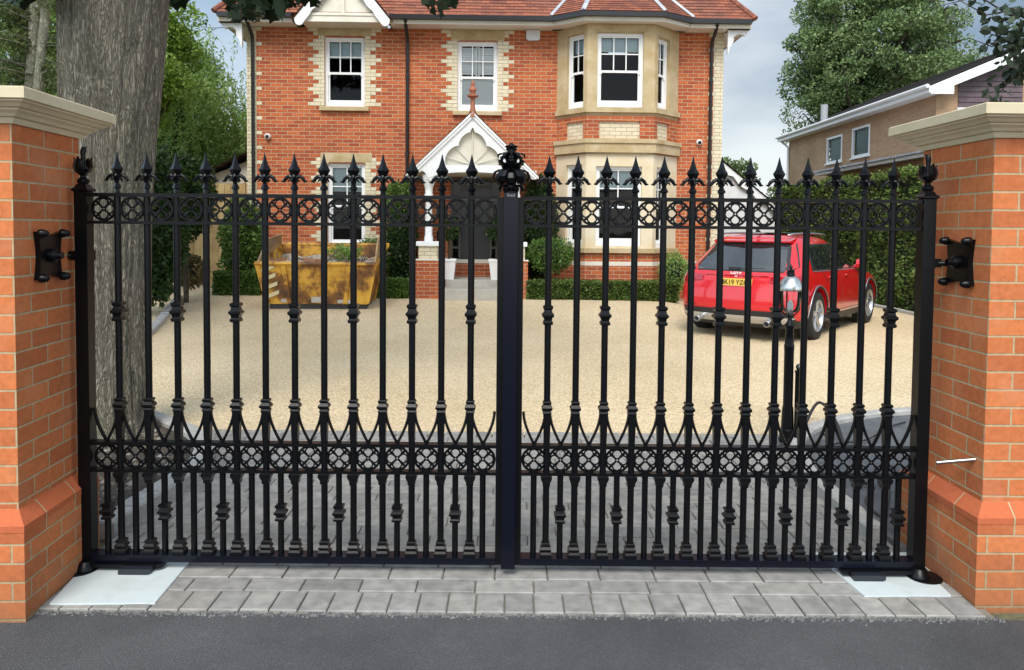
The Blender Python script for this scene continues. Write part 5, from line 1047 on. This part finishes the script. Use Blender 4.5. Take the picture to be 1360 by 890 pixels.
# conifers behind the left pier with two pale trunks
random.seed(51); np.random.seed(51)
cf = empty('conifer_tree', (at(45, 300, 9.5).x, 9.5, 0)); tag(cf, 'pair of pale bare conifer trunks with feathery branches above the left pier', 'tree'); q = MB()
def loc(px, py, Y=9.5): p = at(px, py, Y); return p-cf.location
q.tube([loc(40, 420), loc(40, 130), loc(46, 60), loc(50, -40), loc(52, -200)], [.09, .08, .075, .07, .05], 10); q.build('trunk', BARK2, cf, smooth=True)
q = MB(); q.tube([loc(45, 420, 9.4), loc(50, 130, 9.4), loc(56, 60, 9.4), loc(60, 20, 9.4), loc(62, -200, 9.4)], [.07, .06, .055, .05, .04], 10); q.build('trunk', BARK2, cf, smooth=True)
q = MB(); P = []
for i in range(150):
    y_ = random.uniform(-120, 190); s_ = random.choice((-1, -1, 1)); a = loc(45, y_, 9.45); ln = random.uniform(.25, .75); dy = random.uniform(-.5, .8)
    b = a+Vector((s_*ln*.5, dy*.5, ln*random.uniform(.05, .35))); c_ = a+Vector((s_*ln, dy, -ln*random.uniform(-.2, .3))); q.tube([a, b, c_], [.010, .007, .003], 4)
    for k in range(260): t = random.uniform(.25, 1.1); p = b.lerp(c_, max(0, t*2-1)) if t > .5 else a.lerp(b, t*2); P.append((p.x+random.gauss(0, .06), p.y+abs(random.gauss(0, .12)), p.z+random.gauss(0, .05)-.03))
q.build('branch', BARK2, cf, smooth=True); leaf_obj('foliage', P, .055, leafmat('conifer_needle', [(.08, .13, .035), (.17, .23, .07), (.27, .33, .12), (.05, .08, .025)], .3), cf, asp=.28, droop=.2)
hedge('tall_hedge', 'dark mass of tall evergreen hedge far behind the left pier and trunk', 'hedge', (-13.5, -5.6, 11.4 if False else 12.6, 13.8, 3.2), 1, .1, G_DARK, seed=60) if False else None
tree('evergreen_tree', 'feathery light green tree behind the pale conifer trunks at the far left', 'tree', (-8.3, 13.0, 0), 3, .2, (-8.3, 13.0, 3.9), (2.0, .9, 2.6), 90, 30000, .10, G_LIGHT, BARK3, clump_r=.42, seed=61)
# big trees behind the neighbour
tree('large_tree', 'big grey green broadleaf tree standing behind the tan brick house', 'tree', (17, 37, 0), 6, .5, (17.2, 37, 9.9), (4.0, 3.3, 5.0), 170, 85000, .15, G_BLUE, BARK3, clump_r=.20, seed=71, hollow=.25)
tree('large_tree', 'darker green lower tree to the right of the big tree, over the tan house roof', 'tree', (23, 40, 0), 5, .4, (23.0, 40, 8.3), (3.6, 3, 3.2), 80, 36000, .18, G_BLUE, BARK3, clump_r=.28, seed=72, hollow=.2)
for i, (x, y, z, r, lb_) in enumerate(((3.5, 46, 3.0, 3.2, 'low distant tree line left part behind the white garage'), (11, 48, 3.0, 3.0, 'low distant tree clump behind the hedge end'))):
    tree('distant_tree', lb_, 'tree', (x, y, 0), 2, .2, (x, y, z), (r, 2, 1.9), 40, 8000, .22, G_BLUE, BARK3, clump_r=.35, seed=80+i)

# ------------------------------------------------------------------ skip
SKY_ = 12.95; skp = empty('rubbish_skip', (at(420, 400, SKY_).x, SKY_, gz(-3, SKY_)), R_(2)); tag(skp, 'battered yellow skip with rusty scraped side, standing on the gravel in front of the house', 'skip')
def skmat():
    m = mat('scraped_yellow_steel', (.48, .24, .03), .55); t = m.node_tree; nd = t.nodes; lk = t.links; b = nd['Principled BSDF']
    tcn = nd.new('ShaderNodeTexCoord'); n1_ = nd.new('ShaderNodeTexNoise'); n1_.inputs['Scale'].default_value = 1.7; n1_.inputs['Detail'].default_value = 9; n1_.inputs['Roughness'].default_value = .68; lk.new(tcn.outputs['Object'], n1_.inputs['Vector'])
    r = nd.new('ShaderNodeValToRGB'); E = r.color_ramp.elements; E[0].position = .36; E[0].color = (.05, .022, .010, 1); E[1].position = .53; E[1].color = (.58, .30, .030, 1); x = E.new(.46); x.color = (.24, .095, .015, 1); x = E.new(.70); x.color = (.72, .42, .06, 1); lk.new(n1_.outputs['Fac'], r.inputs[0]); lk.new(r.outputs[0], b.inputs['Base Color'])
    bp = nd.new('ShaderNodeBump'); bp.inputs['Strength'].default_value = .4; bp.inputs['Distance'].default_value = .02; lk.new(n1_.outputs['Fac'], bp.inputs['Height']); lk.new(bp.outputs[0], b.inputs['Normal']); return m
SKM = skmat(); hw, bw, dp, ht = 1.02, .86, 1.55, .80
h = MB(); o_ = [(-bw, .10, .10), (bw, .10, .10), (bw, dp-.1, .10), (-bw, dp-.1, .10), (-hw, 0, ht), (hw, 0, ht), (hw, dp, ht+.30), (-hw, dp, ht+.30)]
h.add(o_, [(3, 2, 1, 0), (0, 1, 5, 4), (1, 2, 6, 5), (2, 3, 7, 6), (3, 0, 4, 7)])
i_ = [(x*.965, y*.96+.03, z) for x, y, z in o_]; h.add(i_, [(0, 1, 2, 3), (4, 5, 1, 0), (5, 6, 2, 1), (6, 7, 3, 2), (7, 4, 0, 3)]); h.build('hull', SKM, skp)
h = MB()
for a, b in ((4, 5), (5, 6), (6, 7), (7, 4)): A, B = Vector(o_[a]), Vector(o_[b]); h.tube([A+(A-B).normalized()*.03, B+(B-A).normalized()*.03], .042, 4)
h.build('rim', SKM, skp)
for u in (-.93, -.52, .52, .93):
    h = MB(); f0, f1 = u*bw/.93, u*hw/.93*.98; h.add([(f0-.035, .06, .12), (f0+.035, .06, .12), (f1+.035, -.03, ht-.03), (f1-.035, -.03, ht-.03), (f0-.035, .11, .12), (f0+.035, .11, .12), (f1+.035, .02, ht-.03), (f1-.035, .02, ht-.03)], [(0, 1, 2, 3), (1, 5, 6, 2), (4, 0, 3, 7), (3, 2, 6, 7), (0, 4, 5, 1)])
    h.build('rib', SKM, skp)
h = MB(); h.box(-bw+.02, bw-.02, .16, .28, 0, .1); h.box(-bw+.02, bw-.02, dp-.35, dp-.22, 0, .1); h.build('skid', mat('dark_steel', (.03, .028, .026), .6), skp)
BG_ = mat('bare_galvanised', (.40, .36, .30), .5)
for q_ in ((-.10, .08, .07, .085, .13, .23), (-.62, -.50, .07, .085, .13, .19), (.35, .60, .07, .085, .12, .18)): h = MB(); h.box(*q_); h.build('bare_patch', BG_, skp)
h = MB()                                        # raised end wings
for s_ in (-1, 1):
    h = MB(); pts = [(s_*hw, 0.0, ht), (s_*(hw-.02), .50, ht+.42), (s_*(hw-.08), dp-.35, ht+.50), (s_*hw, dp, ht+.30)]; in_ = [(x-s_*.03, y, z) for x, y, z in pts]; h.add(pts+in_, [(0, 1, 2, 3), (7, 6, 5, 4), (0, 4, 5, 1), (1, 5, 6, 2), (2, 6, 7, 3), (3, 7, 4, 0)])
    h.build('end_wing', mat('grey_scuffed_steel', (.24, .16, .10), .7, noise=(4, (.42, .27, .10), .4, .62)), skp, recalc=True)
CH = mat('reflective_chevron', (.62, .52, .30), .35)
for s_ in (-1,):
    h = MB()
    for k in range(4):
        z0 = .18+k*.15; x0_ = (.60 if s_ > 0 else -.86)+(z0*.16*s_); h = MB() if False else h; h.add([(x0_, .085-z0*.115, z0), (x0_+.24, .085-(z0+.10)*.115, z0+.10), (x0_+.24, .085-(z0+.17)*.115, z0+.17), (x0_, .085-(z0+.07)*.115, z0+.07)], [(0, 1, 2, 3)])
    h.build('chevron_marking', CH, skp)
rb = MB(); NX, NY = 30, 18; random.seed(5)
rb.add([(-hw*.93+hw*1.86*i/NX, .06+(dp-.14)*j/NY, ht-.05+.10*mn.noise(Vector((i*.31, j*.37, 1)))+.12*j/NY+.04*mn.noise(Vector((i*.9, j*.9, 3)))) for j in range(NY+1) for i in range(NX+1)], [(j*(NX+1)+i, j*(NX+1)+i+1, (j+1)*(NX+1)+i+1, (j+1)*(NX+1)+i) for j in range(NY) for i in range(NX)])
o = rb.build('rubble', mat('rubble', (.22, .17, .12), .95, noise=(11, (.50, .44, .36), .35, .65), bump=(20, 1, .03)), skp)
DEB = mat('weathered_stick', (.14, .10, .07), .9); DBR = mat('broken_brick', (.38, .17, .09), .9)
for i in range(12): x, y = random.uniform(-.9, .9), random.uniform(.2, 1.2); a = random.uniform(0, 3.1); l = random.uniform(.15, .42); o = MB(); o.tube([(x, y, ht+.03), (x+l*math.cos(a), y+l*math.sin(a)*.4, ht+.03+random.uniform(.02, .22))], .012, 4); o.build('stick', DEB, skp)
for i in range(8): x, y = random.uniform(-.9, .8), random.uniform(.1, 1.1); o = MB(); o.box(x, x+.21, y, y+.1, ht-.02, ht+.06); o.build('loose_brick', DBR, skp)
P, D = blob(1000, (.35, .8, ht+.18), (.34, .25, .16), .1); leaf_obj('cut_branches', P, .05, G_LIGHT, skp)

# ------------------------------------------------------------------ lamp post, bollard, cables
LY = 5.35; p = gnd(1045, 592); lm_ = empty('lamp_post', (p.x, p.y, 0.03)); tag(lm_, 'short black post lamp with silver dome and glass lantern, in front of the red car', 'lamp post')
sc_ = p.y/1000.0; zl = lambda py: (592-py)*sc_
q = MB(); q.lathe([(.062, 0), (.062, .03), (.055, .035), (.055, .09), (.045, .10), (.040, zl(548)), (.034, zl(542)), (.034, zl(470)), (.036, zl(464)), (.036, zl(462)), (.032, zl(460)), (.028, zl(440)), (.034, zl(438)), (.034, zl(434)), (.018, zl(430)), (.014, zl(424))], n=16); q.build('post', BLACK, lm_, smooth='auto')
zb_ = zl(424); q = MB()
for s_ in (-1, 1): q.tube([(0, 0, zb_), (s_*.035, 0, zb_+.015), (s_*.066, 0, zb_+.05), (s_*.078, 0, zl(390)), (s_*.078, 0, zl(387))], .0055, 6)
q.tube([(0, 0, zb_), (0, .035, zb_+.015), (0, .066, zb_+.05), (0, .078, zl(387))], .0055, 6); q.build('lantern_cradle', BLACK, lm_, smooth=True)
LG = glassmat('lamp_glass', (.93, .95, .95)); q = MB(); q.lathe([(.03, zb_+.03), (.058, zb_+.05), (.07, zb_+.09), (.073, zl(388))], n=20, caps=False); q.build('glass_shade', LG, lm_, smooth=True)
q = MB(); zd = zl(388); q.lathe([(.085, zd-.004), (.087, zd+.004), (.082, zd+.03), (.068, zd+.065), (.045, zd+.092), (.024, zd+.103)], n=24); q.build('dome_cap', mat('brushed_steel_dome', (.62, .62, .60), .3, metal=1), lm_, smooth='auto')
q = MB(); q.lathe([(.026, zd+.10), (.030, zd+.108), (.024, zd+.125), (.026, zd+.14), (.014, zd+.147), (.008, zd+.155), (.013, zd+.163), (.009, zd+.172), (.002, zd+.185)], n=14); q.build('lamp_finial', BLACK, lm_, smooth='auto')
q = MB(); q.lathe([(.02, zb_+.03), (.022, zb_+.10), (.01, zb_+.12)], n=10); q.build('bulb', WHITE, lm_, smooth='auto')
p2 = gnd(1059, 594); bo = empty('black_bollard', (p2.x, p2.y, .03)); tag(bo, 'slim black bollard with a ball top standing close to the right of the lamp post', 'bollard')
q = MB(); zt = (594-496)*p2.y/1000; q.lathe([(.035, 0), (.035, .03), (.027, .04), (.027, zt-.02), (.030, zt-.015), (.030, zt)], n=16); q.build('post', BLACK, bo, smooth='auto'); q = MB(); q.lathe([(.012, zt), (.020, zt+.008), (.026, zt+.026), (.018, zt+.044), (.002, zt+.05)], n=14); q.build('ball_top', mat('dark_green_ball', (.02, .028, .02), .25), bo, smooth='auto')
CAB = mat('black_cable', (.012, .012, .013), .45); rng = random.Random(4)
def cable(label, px, r=.009, hump=.05):
    P = [gnd(a, b, .04) for a, b in px]; pts = []
    for i in range(len(P)-1):
        for k in range(6):
            t = k/6; p0, p1, p2_, p3 = P[max(i-1, 0)], P[i], P[i+1], P[min(i+2, len(P)-1)]
            q_ = 0.5*((2*p1)+(-p0+p2_)*t+(2*p0-5*p1+4*p2_-p3)*t*t+(-p0+3*p1-3*p2_+p3)*t*t*t); pts.append(q_+Vector((0, 0, hump*math.sin(math.pi*(i*6+k)/(6*(len(P)-1)))))) 
    c0 = pts[0].copy(); c0.z = 0; m = MB(); m.tube([p_-c0 for p_ in pts], r, 7); o = m.build('cable', CAB, smooth=True); o.location = c0; tag(o, label, 'cable', 'loose cables in the right planting bed')
cable('thick black cable arching from the lamp post foot over the grey bed', [(1062, 585), (1085, 552), (1108, 575), (1122, 600)], .012, .12)
cable('thin black cable snaking across the bed to the right gate stile', [(1075, 600), (1110, 592), (1150, 588), (1180, 570), (1205, 560)], .006, .02)
cable('looped black cable lying just behind the right kerb near the pier', [(1140, 640), (1160, 655), (1150, 680), (1172, 700), (1180, 660), (1165, 640)], .010, .06)
cable('black cable curling beside the bollard at the bed edge', [(1060, 592), (1080, 600), (1095, 585), (1110, 610)], .008, .05)
# ------------------------------------------------------------------ red car
p_r = Vector((3.83, 10.22)); CYAW = math.atan2(2.28, 1.88)
RED = mat('red_car_paint', (.60, .004, .010), .28, metal=0.0, coat=1.0, spec=.5); PLAST = mat('grey_black_car_plastic', (.018, .018, .020), .5); CGL = mat('dark_car_glass', (.012, .015, .017), .03, spec=1.0, coat=1.0)
SILV = mat('silver_car_trim', (.55, .55, .56), .3, metal=.8); TYRE = mat('tyre_rubber', (.014, .014, .015), .8); ALLOY = mat('alloy_wheel', (.55, .56, .58), .3, metal=.9); LAMPR = mat('dark_red_lamp', (.34, .003, .008), .08, coat=1.0)
SZ = .93
car = empty('red_car', (0, 0, 0), CYAW); tag(car, 'bright red family car seen from behind, parked on the gravel drive at the right', 'car')
RO, WB, HW = .88, 2.72, .925                    # rear overhang, wheelbase, half width ; origin on the ground below the middle of the rear axle
rgt = Vector((math.sin(CYAW), -math.cos(CYAW))); org = p_r-rgt*(HW-.07); car.location = (org.x, org.y, 0)
# rings: z, x_rear, x_front, half width, rear corner radius, bow
ZR = [.24, .34, .46, .60, .74, .86, .94, 1.00, 1.05, 1.12, 1.22, 1.32, 1.42, 1.50, 1.56, 1.60, 1.625, 1.64]
XR = [.10, .03, .0, .0, .01, .03, .055, .085, .13, .22, .33, .44, .55, .60, .66, .80, 1.02, 1.30]
XF = [4.34, 4.42, 4.46, 4.44, 4.38, 4.20, 3.90, 3.40, 3.20, 3.05, 2.88, 2.72, 2.54, 2.38, 2.22, 2.05, 1.85, 1.60]
HWs = [.87, .90, .925, .935, .935, .925, .915, .905, .89, .862, .815, .765, .715, .665, .61, .54, .42, .25]
def ringI(z, arr): return float(np.interp(z, ZR, arr))
def ring(z):
    xr, xf, w_ = ringI(z, XR), ringI(z, XF), ringI(z, HWs); rc = min(.30, w_*.42); rf = min(.42, w_*.5); bow = .13; pts = []
    for k in range(7): y = (w_-rc)*k/6; pts.append((xr+bow*(y/(w_))**2, y))
    x0 = xr+bow*((w_-rc)/w_)**2
    for k in range(1, 7): a = math.pi/2*k/6; pts.append((x0+rc*(1-math.cos(a)), w_-rc+rc*math.sin(a)))
    xs0, xs1 = x0+rc, xf-rf
    for k in range(1, 40): t = k/40; pts.append((xs0+(xs1-xs0)*t, w_-.02*(2*t-1)**2*1.0))
    for k in range(0, 7): a = math.pi/2*k/6; pts.append((xs1+rf*math.sin(a), w_-.02-rf*.75*(1-math.cos(a))))
    yl = pts[-1][1]
    for k in range(1, 6): pts.append((xf+.10*(1-((1-k/5)**2)), yl*(1-k/5)))
    return pts
body = MB(); zs_ = sorted(set([z for z in ZR if z >= .34]+[.40, .53, .67, .80, .90, .97, 1.27, 1.37, 1.46, 1.53, 1.58]))
rings = []
for z in zs_:
    r_ = ring(z); full = r_+[(x, -y) for x, y in r_[-2:0:-1]]; rings.append([(x, y, z*SZ) for x, y in full])
n = len(rings[0]); allv = [v for r_ in rings for v in r_]; fs = [(j*n+i, j*n+(i+1) % n, (j+1)*n+(i+1) % n, (j+1)*n+i) for j in range(len(rings)-1) for i in range(n)]
fs = [f_[::-1] for f_ in fs]; last = (len(rings)-1)*n; tr = ring(1.64); cxm = (ringI(1.64, XR)+ringI(1.64, XF))/2+.1
inn = [(cxm+(v[0]-cxm)*.45, v[1]*.45, 1.652*SZ) for v in rings[-1]]; b0 = len(allv); allv += inn; fs += [(last+i, b0+i, b0+(i+1) % n, last+(i+1) % n) for i in range(n)]
fs.append(tuple(range(b0, b0+n))); fs.append(tuple(range(n)))
body.add(allv, fs); bo_ = body.build('body', RED, car, recalc=True)
def cyl(x, y0, y1, r, z):
    q = MB(); q.lathe([(r, y0), (r, y1)], (x, 0, z), 48, axis='y'); o = q.build('cut', RED, None, recalc=True); return o
WR = .345
def arch(o, rad, liner=True):
    cut = []
    for x in (RO, RO+WB):
        for s_ in (-1, 1):
            c_ = cyl(x, s_*.60*-1 if False else min(-s_*.60, -s_*1.1), max(-s_*.60, -s_*1.1), rad, WR); c_.parent = o.parent; cut.append(c_)
            md = o.modifiers.new('b', 'BOOLEAN'); md.operation = 'DIFFERENCE'; md.object = c_; md.solver = 'EXACT'
    bpy.context.view_layer.update(); me = bpy.data.meshes.new_from_object(o.evaluated_get(bpy.context.evaluated_depsgraph_get())); o.modifiers.clear(); o.data = me
    for c_ in cut: bpy.data.objects.remove(c_)
    me.polygons.foreach_set('use_smooth', [True]*len(me.polygons)); me.set_sharp_from_angle(angle=R_(35))
for ch in (bo_,): arch(ch, .405)
cl = MB(); zs2 = [.20, .24, .30, .339]; rings = []
for z in zs2:
    r_ = ring(max(z, .24)); full = r_+[(x, -y) for x, y in r_[-2:0:-1]]; sh = .0 if z > .22 else -.05; rings.append([(x*(1.0)+(.05 if z < .22 else -.004), y*(1.006 if z > .22 else .93), z*SZ) for x, y in full])
allv = [v for r_ in rings for v in r_]; fs = [(j*n+i, (j+1)*n+i, (j+1)*n+(i+1) % n, j*n+(i+1) % n) for j in range(len(rings)-1) for i in range(n)]; fs.append(tuple(range(n))); fs.append(tuple((len(rings)-1)*n+i for i in range(n))[::-1])
cl.add(allv, fs); co_ = cl.build('lower_cladding', PLAST, car, recalc=True); arch(co_, .405)
# arch lips
for x in (RO, RO+WB):
    for s_ in (-1, 1):
        q = MB(); pts = [(x+.412*math.cos(a), -s_*(ringI(max(.3, (WR+.412*math.sin(a))/SZ), HWs)+.002), WR+.412*math.sin(a)) for a in [R_(-18+216*i/24) for i in range(25)]]; q.tube(pts, .012, 6); q.build('wheel_arch', PLAST, car, smooth='auto')
for x in (RO, RO+WB):
    for s_ in (-1, 1): q = MB(); pts = [(x+.436*math.cos(a), -s_*(ringI(max(.3, (WR+.436*math.sin(a))/SZ), HWs)+.004), WR+.436*math.sin(a)) for a in [R_(0+180*i/24) for i in range(25)]]; q.tube(pts, .007, 6); q.build('arch_highlight', SILV, car, smooth='auto')
# wheels
def wheel(x, s_):
    w_ = MB(); yo = -s_*(HW-.015); prof = [(.22, .0), (.25, -.012), (.30, -.014), (.33, -.006), (WR-.004, .012), (WR, .035), (WR, .18), (.33, .205), (.22, .21)]
    w_.lathe([(r, yo+s_*d) for r, d in prof], (x, 0, WR), 40, axis='y', caps=False)
    # flip below: lathe 'y' keeps x and z
    t = w_.build('tyre', TYRE, wroot, smooth='auto', recalc=True)
    rm = MB(); rm.lathe([(.225, yo-s_*.0), (.235, yo-s_*.010), (.228, yo-s_*.014), (.212, yo+s_*.012), (.205, yo+s_*.10)], (x, 0, WR), 40, axis='y', caps=False)
    for k in range(5):
        a0 = math.pi/2+k*2*math.pi/5
        for dd in (-.13, .13):
            a = a0+dd; p0 = (x+.05*math.cos(a0+dd*2.2), yo+s_*.02, WR+.05*math.sin(a0+dd*2.2)); p1 = (x+.215*math.cos(a), yo+s_*.004, WR+.215*math.sin(a)); rm.tube([p0, p1], [.022, .017], 6, flat=.6)
    rm.lathe([(.055, yo+s_*.03), (.05, yo+s_*.006), (.03, yo+s_*.0)], (x, 0, WR), 16, axis='y'); r__ = rm.build('rim', ALLOY, wroot, smooth='auto', recalc=True)
    dk = MB(); dk.lathe([(.205, yo+s_*.075), (.01, yo+s_*.07)], (x, 0, WR), 24, axis='y'); dk.build('brake_disc', PLAST, wroot, recalc=True)
for x in (RO, RO+WB):
    for s_ in (-1, 1):
        wroot = bpy.data.objects.new('wheel', None); link(wroot, car); wheel(x, s_)
# inner wheel housings / underside
q = MB(); q.box(.3, 4.1, -.6, .6, .19, .5); q.build('underbody', PLAST, car)
def rear_x(y, z): w_ = ringI(z, HWs); return ringI(z, XR)+.13*(y/w_)**2
def rear_panel(name, pts, m, off=.004, n_=14, th=0.0):
    """pts = polygon corners (y, z) of a four-sided patch: bottom-left, bottom-right, top-right, top-left"""
    mb = MB(); a, b, c_, d_ = [Vector(p) for p in pts]; V = []
    for j in range(n_+1):
        for i in range(n_+1):
            p = a.lerp(b, i/n_).lerp(d_.lerp(c_, i/n_), j/n_); y, z = p; w_ = ringI(z, HWs); rc = min(.30, w_*.42); lim = w_-rc
            if abs(y) <= lim: x = rear_x(y, z)
            else: k = min(1, (abs(y)-lim)/rc); x = rear_x(lim, z)+rc*(1-math.sqrt(max(0, 1-k*k)))
            V.append((x-off, y*(1+off*.6), z*SZ))
    mb.add(V, [(j*(n_+1)+i, (j+1)*(n_+1)+i, (j+1)*(n_+1)+i+1, j*(n_+1)+i+1) for j in range(n_) for i in range(n_)]); return mb.build(name, m, car, smooth=True)
rear_panel('rear_window', [(-.66, 1.07), (.66, 1.07), (.545, 1.46), (-.545, 1.46)], CGL, .005)
rear_panel('rear_window_surround', [(-.80, 1.14), (.80, 1.14), (.63, 1.49), (-.63, 1.49)], PLAST, .0025)
rear_panel('rear_window_surround', [(-.70, 1.05), (.70, 1.05), (.80, 1.14), (-.80, 1.14)], PLAST, .0025)
sp_ = MB(); V = []
for i in range(21):
    y = -.60+1.20*i/20; x = rear_x(y, 1.50); V += [(x+.16, y, 1.572*SZ), (x-.07, y*.98, 1.525*SZ), (x-.07, y*.98, 1.505*SZ), (x+.02, y, 1.48*SZ)]
sp_.add(V, [(i*4+k, i*4+4+k, i*4+5+k, i*4+1+k) for i in range(20) for k in range(3)]+[(0, 1, 2, 3), (80, 83, 82, 81)]); sp_.build('roof_spoiler', RED, car, smooth='auto', recalc=True)
for s_ in (-1, 1):
    a, b = (.50, .91) if s_ > 0 else (-.91, -.50)
    z4 = [(a, .90 if s_ > 0 else .86), (b, .86 if s_ > 0 else .90), (b, 1.02 if s_ > 0 else .985), (a, .985 if s_ > 0 else 1.02)]
    rear_panel('tail_light', z4, LAMPR, .012)
rear_panel('tailgate_crease', [(-.47, .985), (.47, .985), (.47, 1.0), (-.47, 1.0)], LAMPR, .010)
rear_panel('plate_recess', [(-.30, .815), (.30, .815), (.34, .955), (-.34, .955)], RED, .003)
YPL = mat('yellow_number_plate', (.72, .46, .06), .4); o = rear_panel('number_plate', [(-.26, .835), (.26, .835), (.26, .945), (-.26, .945)], YPL, .014, 4)
INK = mat('black_plate_lettering', (.01, .01, .01), .5)
xp = rear_x(0, .88)-.026; text_mesh('plate_lettering', 'MK19 YZC', .105*SZ, INK, o, (xp, 0, .856*SZ), rot=(math.pi/2, 0, -math.pi/2), bold=.0008, sx_=.92)
text_mesh('tailgate_lettering', 'LGTY', .045, WHITE, o, (rear_x(0, .99)-.012, -.01, 1.012*SZ), rot=(math.pi/2, 0, -math.pi/2), bold=.002, sx_=1.5); text_mesh('tailgate_lettering', 'H  . -', .045, WHITE, o, (rear_x(0, .93)-.012, -.06, .962*SZ), rot=(math.pi/2, 0, -math.pi/2), bold=.0005, sx_=1.2)
q = MB(); q.tube([(rear_x(.0, 1.09)-.02, .05, 1.085*SZ), (rear_x(.3, 1.13)-.02, -.36, 1.10*SZ)], .012, 6); q.box(rear_x(0, 1.1)-.045, rear_x(0, 1.1)+.0, -.02, .14, 1.075*SZ, 1.115*SZ); q.build('rear_wiper', PLAST, car)
# silver skid strip, reflectors, exhausts
rear_panel('rear_skid', [(-.66, .27), (.66, .27), (.84, .385), (-.84, .385)], SILV, .022)
rear_panel('bumper_panel', [(-.93, .335), (.93, .335), (.93, .47), (-.93, .47)], PLAST, .012)
for s_ in (-1, 1):
    rear_panel('rear_reflector', [(min(s_*.60, s_*.80), .50), (max(s_*.60, s_*.80), .50), (max(s_*.60, s_*.80), .53), (min(s_*.60, s_*.80), .53)], LAMPR, .008, 6)
    q = MB(); q.lathe([(.035, .10), (.045, -.07), (.040, -.075), (.034, -.02), (.03, .05)], (0, s_*.52, .27), 18, axis='x', caps=False); q.build('exhaust', SILV, car, smooth='auto')
# side glass and trim
def side_panel(name, pts, m, off=.004, s_=-1, n_=10):
    mb = MB(); a, b, c_, d_ = [Vector(p) for p in pts]; V = []
    for j in range(n_+1):
        for i in range(n_+1):
            p = a.lerp(b, i/n_).lerp(d_.lerp(c_, i/n_), j/n_); x, z = p; w_ = ringI(z, HWs); xr, xf = ringI(z, XR), ringI(z, XF); rc = min(.30, w_*.42); xs0 = xr+.13*((w_-rc)/w_)**2+rc; xs1 = xf-min(.42, w_*.5)
            t = (x-xs0)/(xs1-xs0); y = w_-.02*(2*min(1, max(0, t))-1)**2
            if x < xs0: kk = min(1, (xs0-x)/rc); y = w_-.02-rc*(1-math.sqrt(max(0, 1-kk*kk)))
            if x > xs1: a_ = math.asin(min(1, (x-xs1)/min(.42, w_*.5))); y = w_-.02-min(.42, w_*.5)*.75*(1-math.cos(a_))
            V.append((x, s_*(y+off), z*SZ))
    mb.add(V, [(j*(n_+1)+i, j*(n_+1)+i+1, (j+1)*(n_+1)+i+1, (j+1)*(n_+1)+i) for j in range(n_) for i in range(n_)]); return mb.build(name, m, car, smooth=True, recalc=True)
for s_ in (-1, 1):
    side_panel('window_surround', [(.72, 1.075), (3.00, 1.045), (2.35, 1.485), (.98, 1.475)], PLAST, .003, s_)
    side_panel('side_window', [(.84, 1.10), (1.10, 1.095), (1.20, 1.455), (1.03, 1.44)], CGL, .006, s_)
    side_panel('side_window', [(1.14, 1.095), (1.90, 1.08), (1.86, 1.465), (1.23, 1.455)], CGL, .006, s_)
    side_panel('side_window', [(1.97, 1.078), (2.84, 1.065), (2.33, 1.46), (1.93, 1.465)], CGL, .006, s_)
    side_panel('waist_trim', [(.72, 1.055), (2.98, 1.028), (2.98, 1.042), (.72, 1.071)], SILV, .009, s_)
    for x0_ in (1.30, 2.12): q = MB(); w_ = ringI(.95, HWs)+.012; q.tube([(x0_, s_*w_, .955*SZ), (x0_+.09, s_*(w_+.012), .957*SZ), (x0_+.17, s_*w_, .955*SZ)], .011, 6); q.build('door_handle', RED, car, smooth=True)
    for xa, za, xb, zb3 in ((1.93, 1.05, 1.97, .47), (2.98, 1.03, 3.06, .47), (1.12, 1.05, 1.28, .85)):
        q = MB(); pts = []
        for k in range(9): t = k/8; z = za+(zb3-za)*t; pts.append((xa+(xb-xa)*t, s_*(ringI(z, HWs)-.0005), z*SZ))
        q.tube(pts, .0035, 4); q.build('door_gap', PLAST, car)
    side_panel('sill_trim', [(1.32, .36), (3.15, .36), (3.15, .385), (1.32, .385)], SILV, .010, s_)
    q = MB(); q.prism([(2.78, 1.06*SZ), (2.93, 1.06*SZ), (2.96, 1.12*SZ), (2.92, 1.20*SZ), (2.80, 1.20*SZ), (2.76, 1.12*SZ)], min(s_*.91, s_*1.02), max(s_*.91, s_*1.02)); q.tube([(2.86, s_*.86, 1.07*SZ), (2.86, s_*.95, 1.09*SZ)], .03, 6); q.build('door_mirror', RED, car, recalc=True)
    q = MB(); pts = [(.62+.15*0+1.75*t, s_*(.55-.02*t+.01*math.sin(math.pi*t)), (1.60+.045*math.sin(math.pi*(t*.9+.05))**.5)*SZ) for t in [k/10 for k in range(11)]]; q.tube(pts, .016, 6); q.build('roof_rail', SILV, car, smooth=True)
side = None
q = MB(); q.quad((2.95, -.60, 1.12*SZ), (2.95, .60, 1.12*SZ), (2.42, .5, 1.50*SZ), (2.42, -.5, 1.50*SZ))
q = MB(); q.prism([(.80, 1.655*SZ), (1.0, 1.655*SZ), (.84, 1.72*SZ)], -.012, .012); q.build('roof_aerial', PLAST, car)
q = MB(); V = []
for j in range(9):
    z = 1.10+.36*j/8; w_ = ringI(z, HWs)*.80
    for i in range(11): y = -w_+2*w_*i/10; V.append((ringI(z, XF)+.10*(1-(abs(y)/max(.1, w_/.8))**2)+.012, y, z*SZ+.004))
q.add(V, [(j*11+i, j*11+i+1, (j+1)*11+i+1, (j+1)*11+i) for j in range(8) for i in range(10)]); q.build('windscreen', CGL, car, smooth=True)
q = MB(); q.box(1.05, 2.0, -.42, .42, 1.654*SZ, 1.660*SZ); q.build('roof_glass', CGL, car)
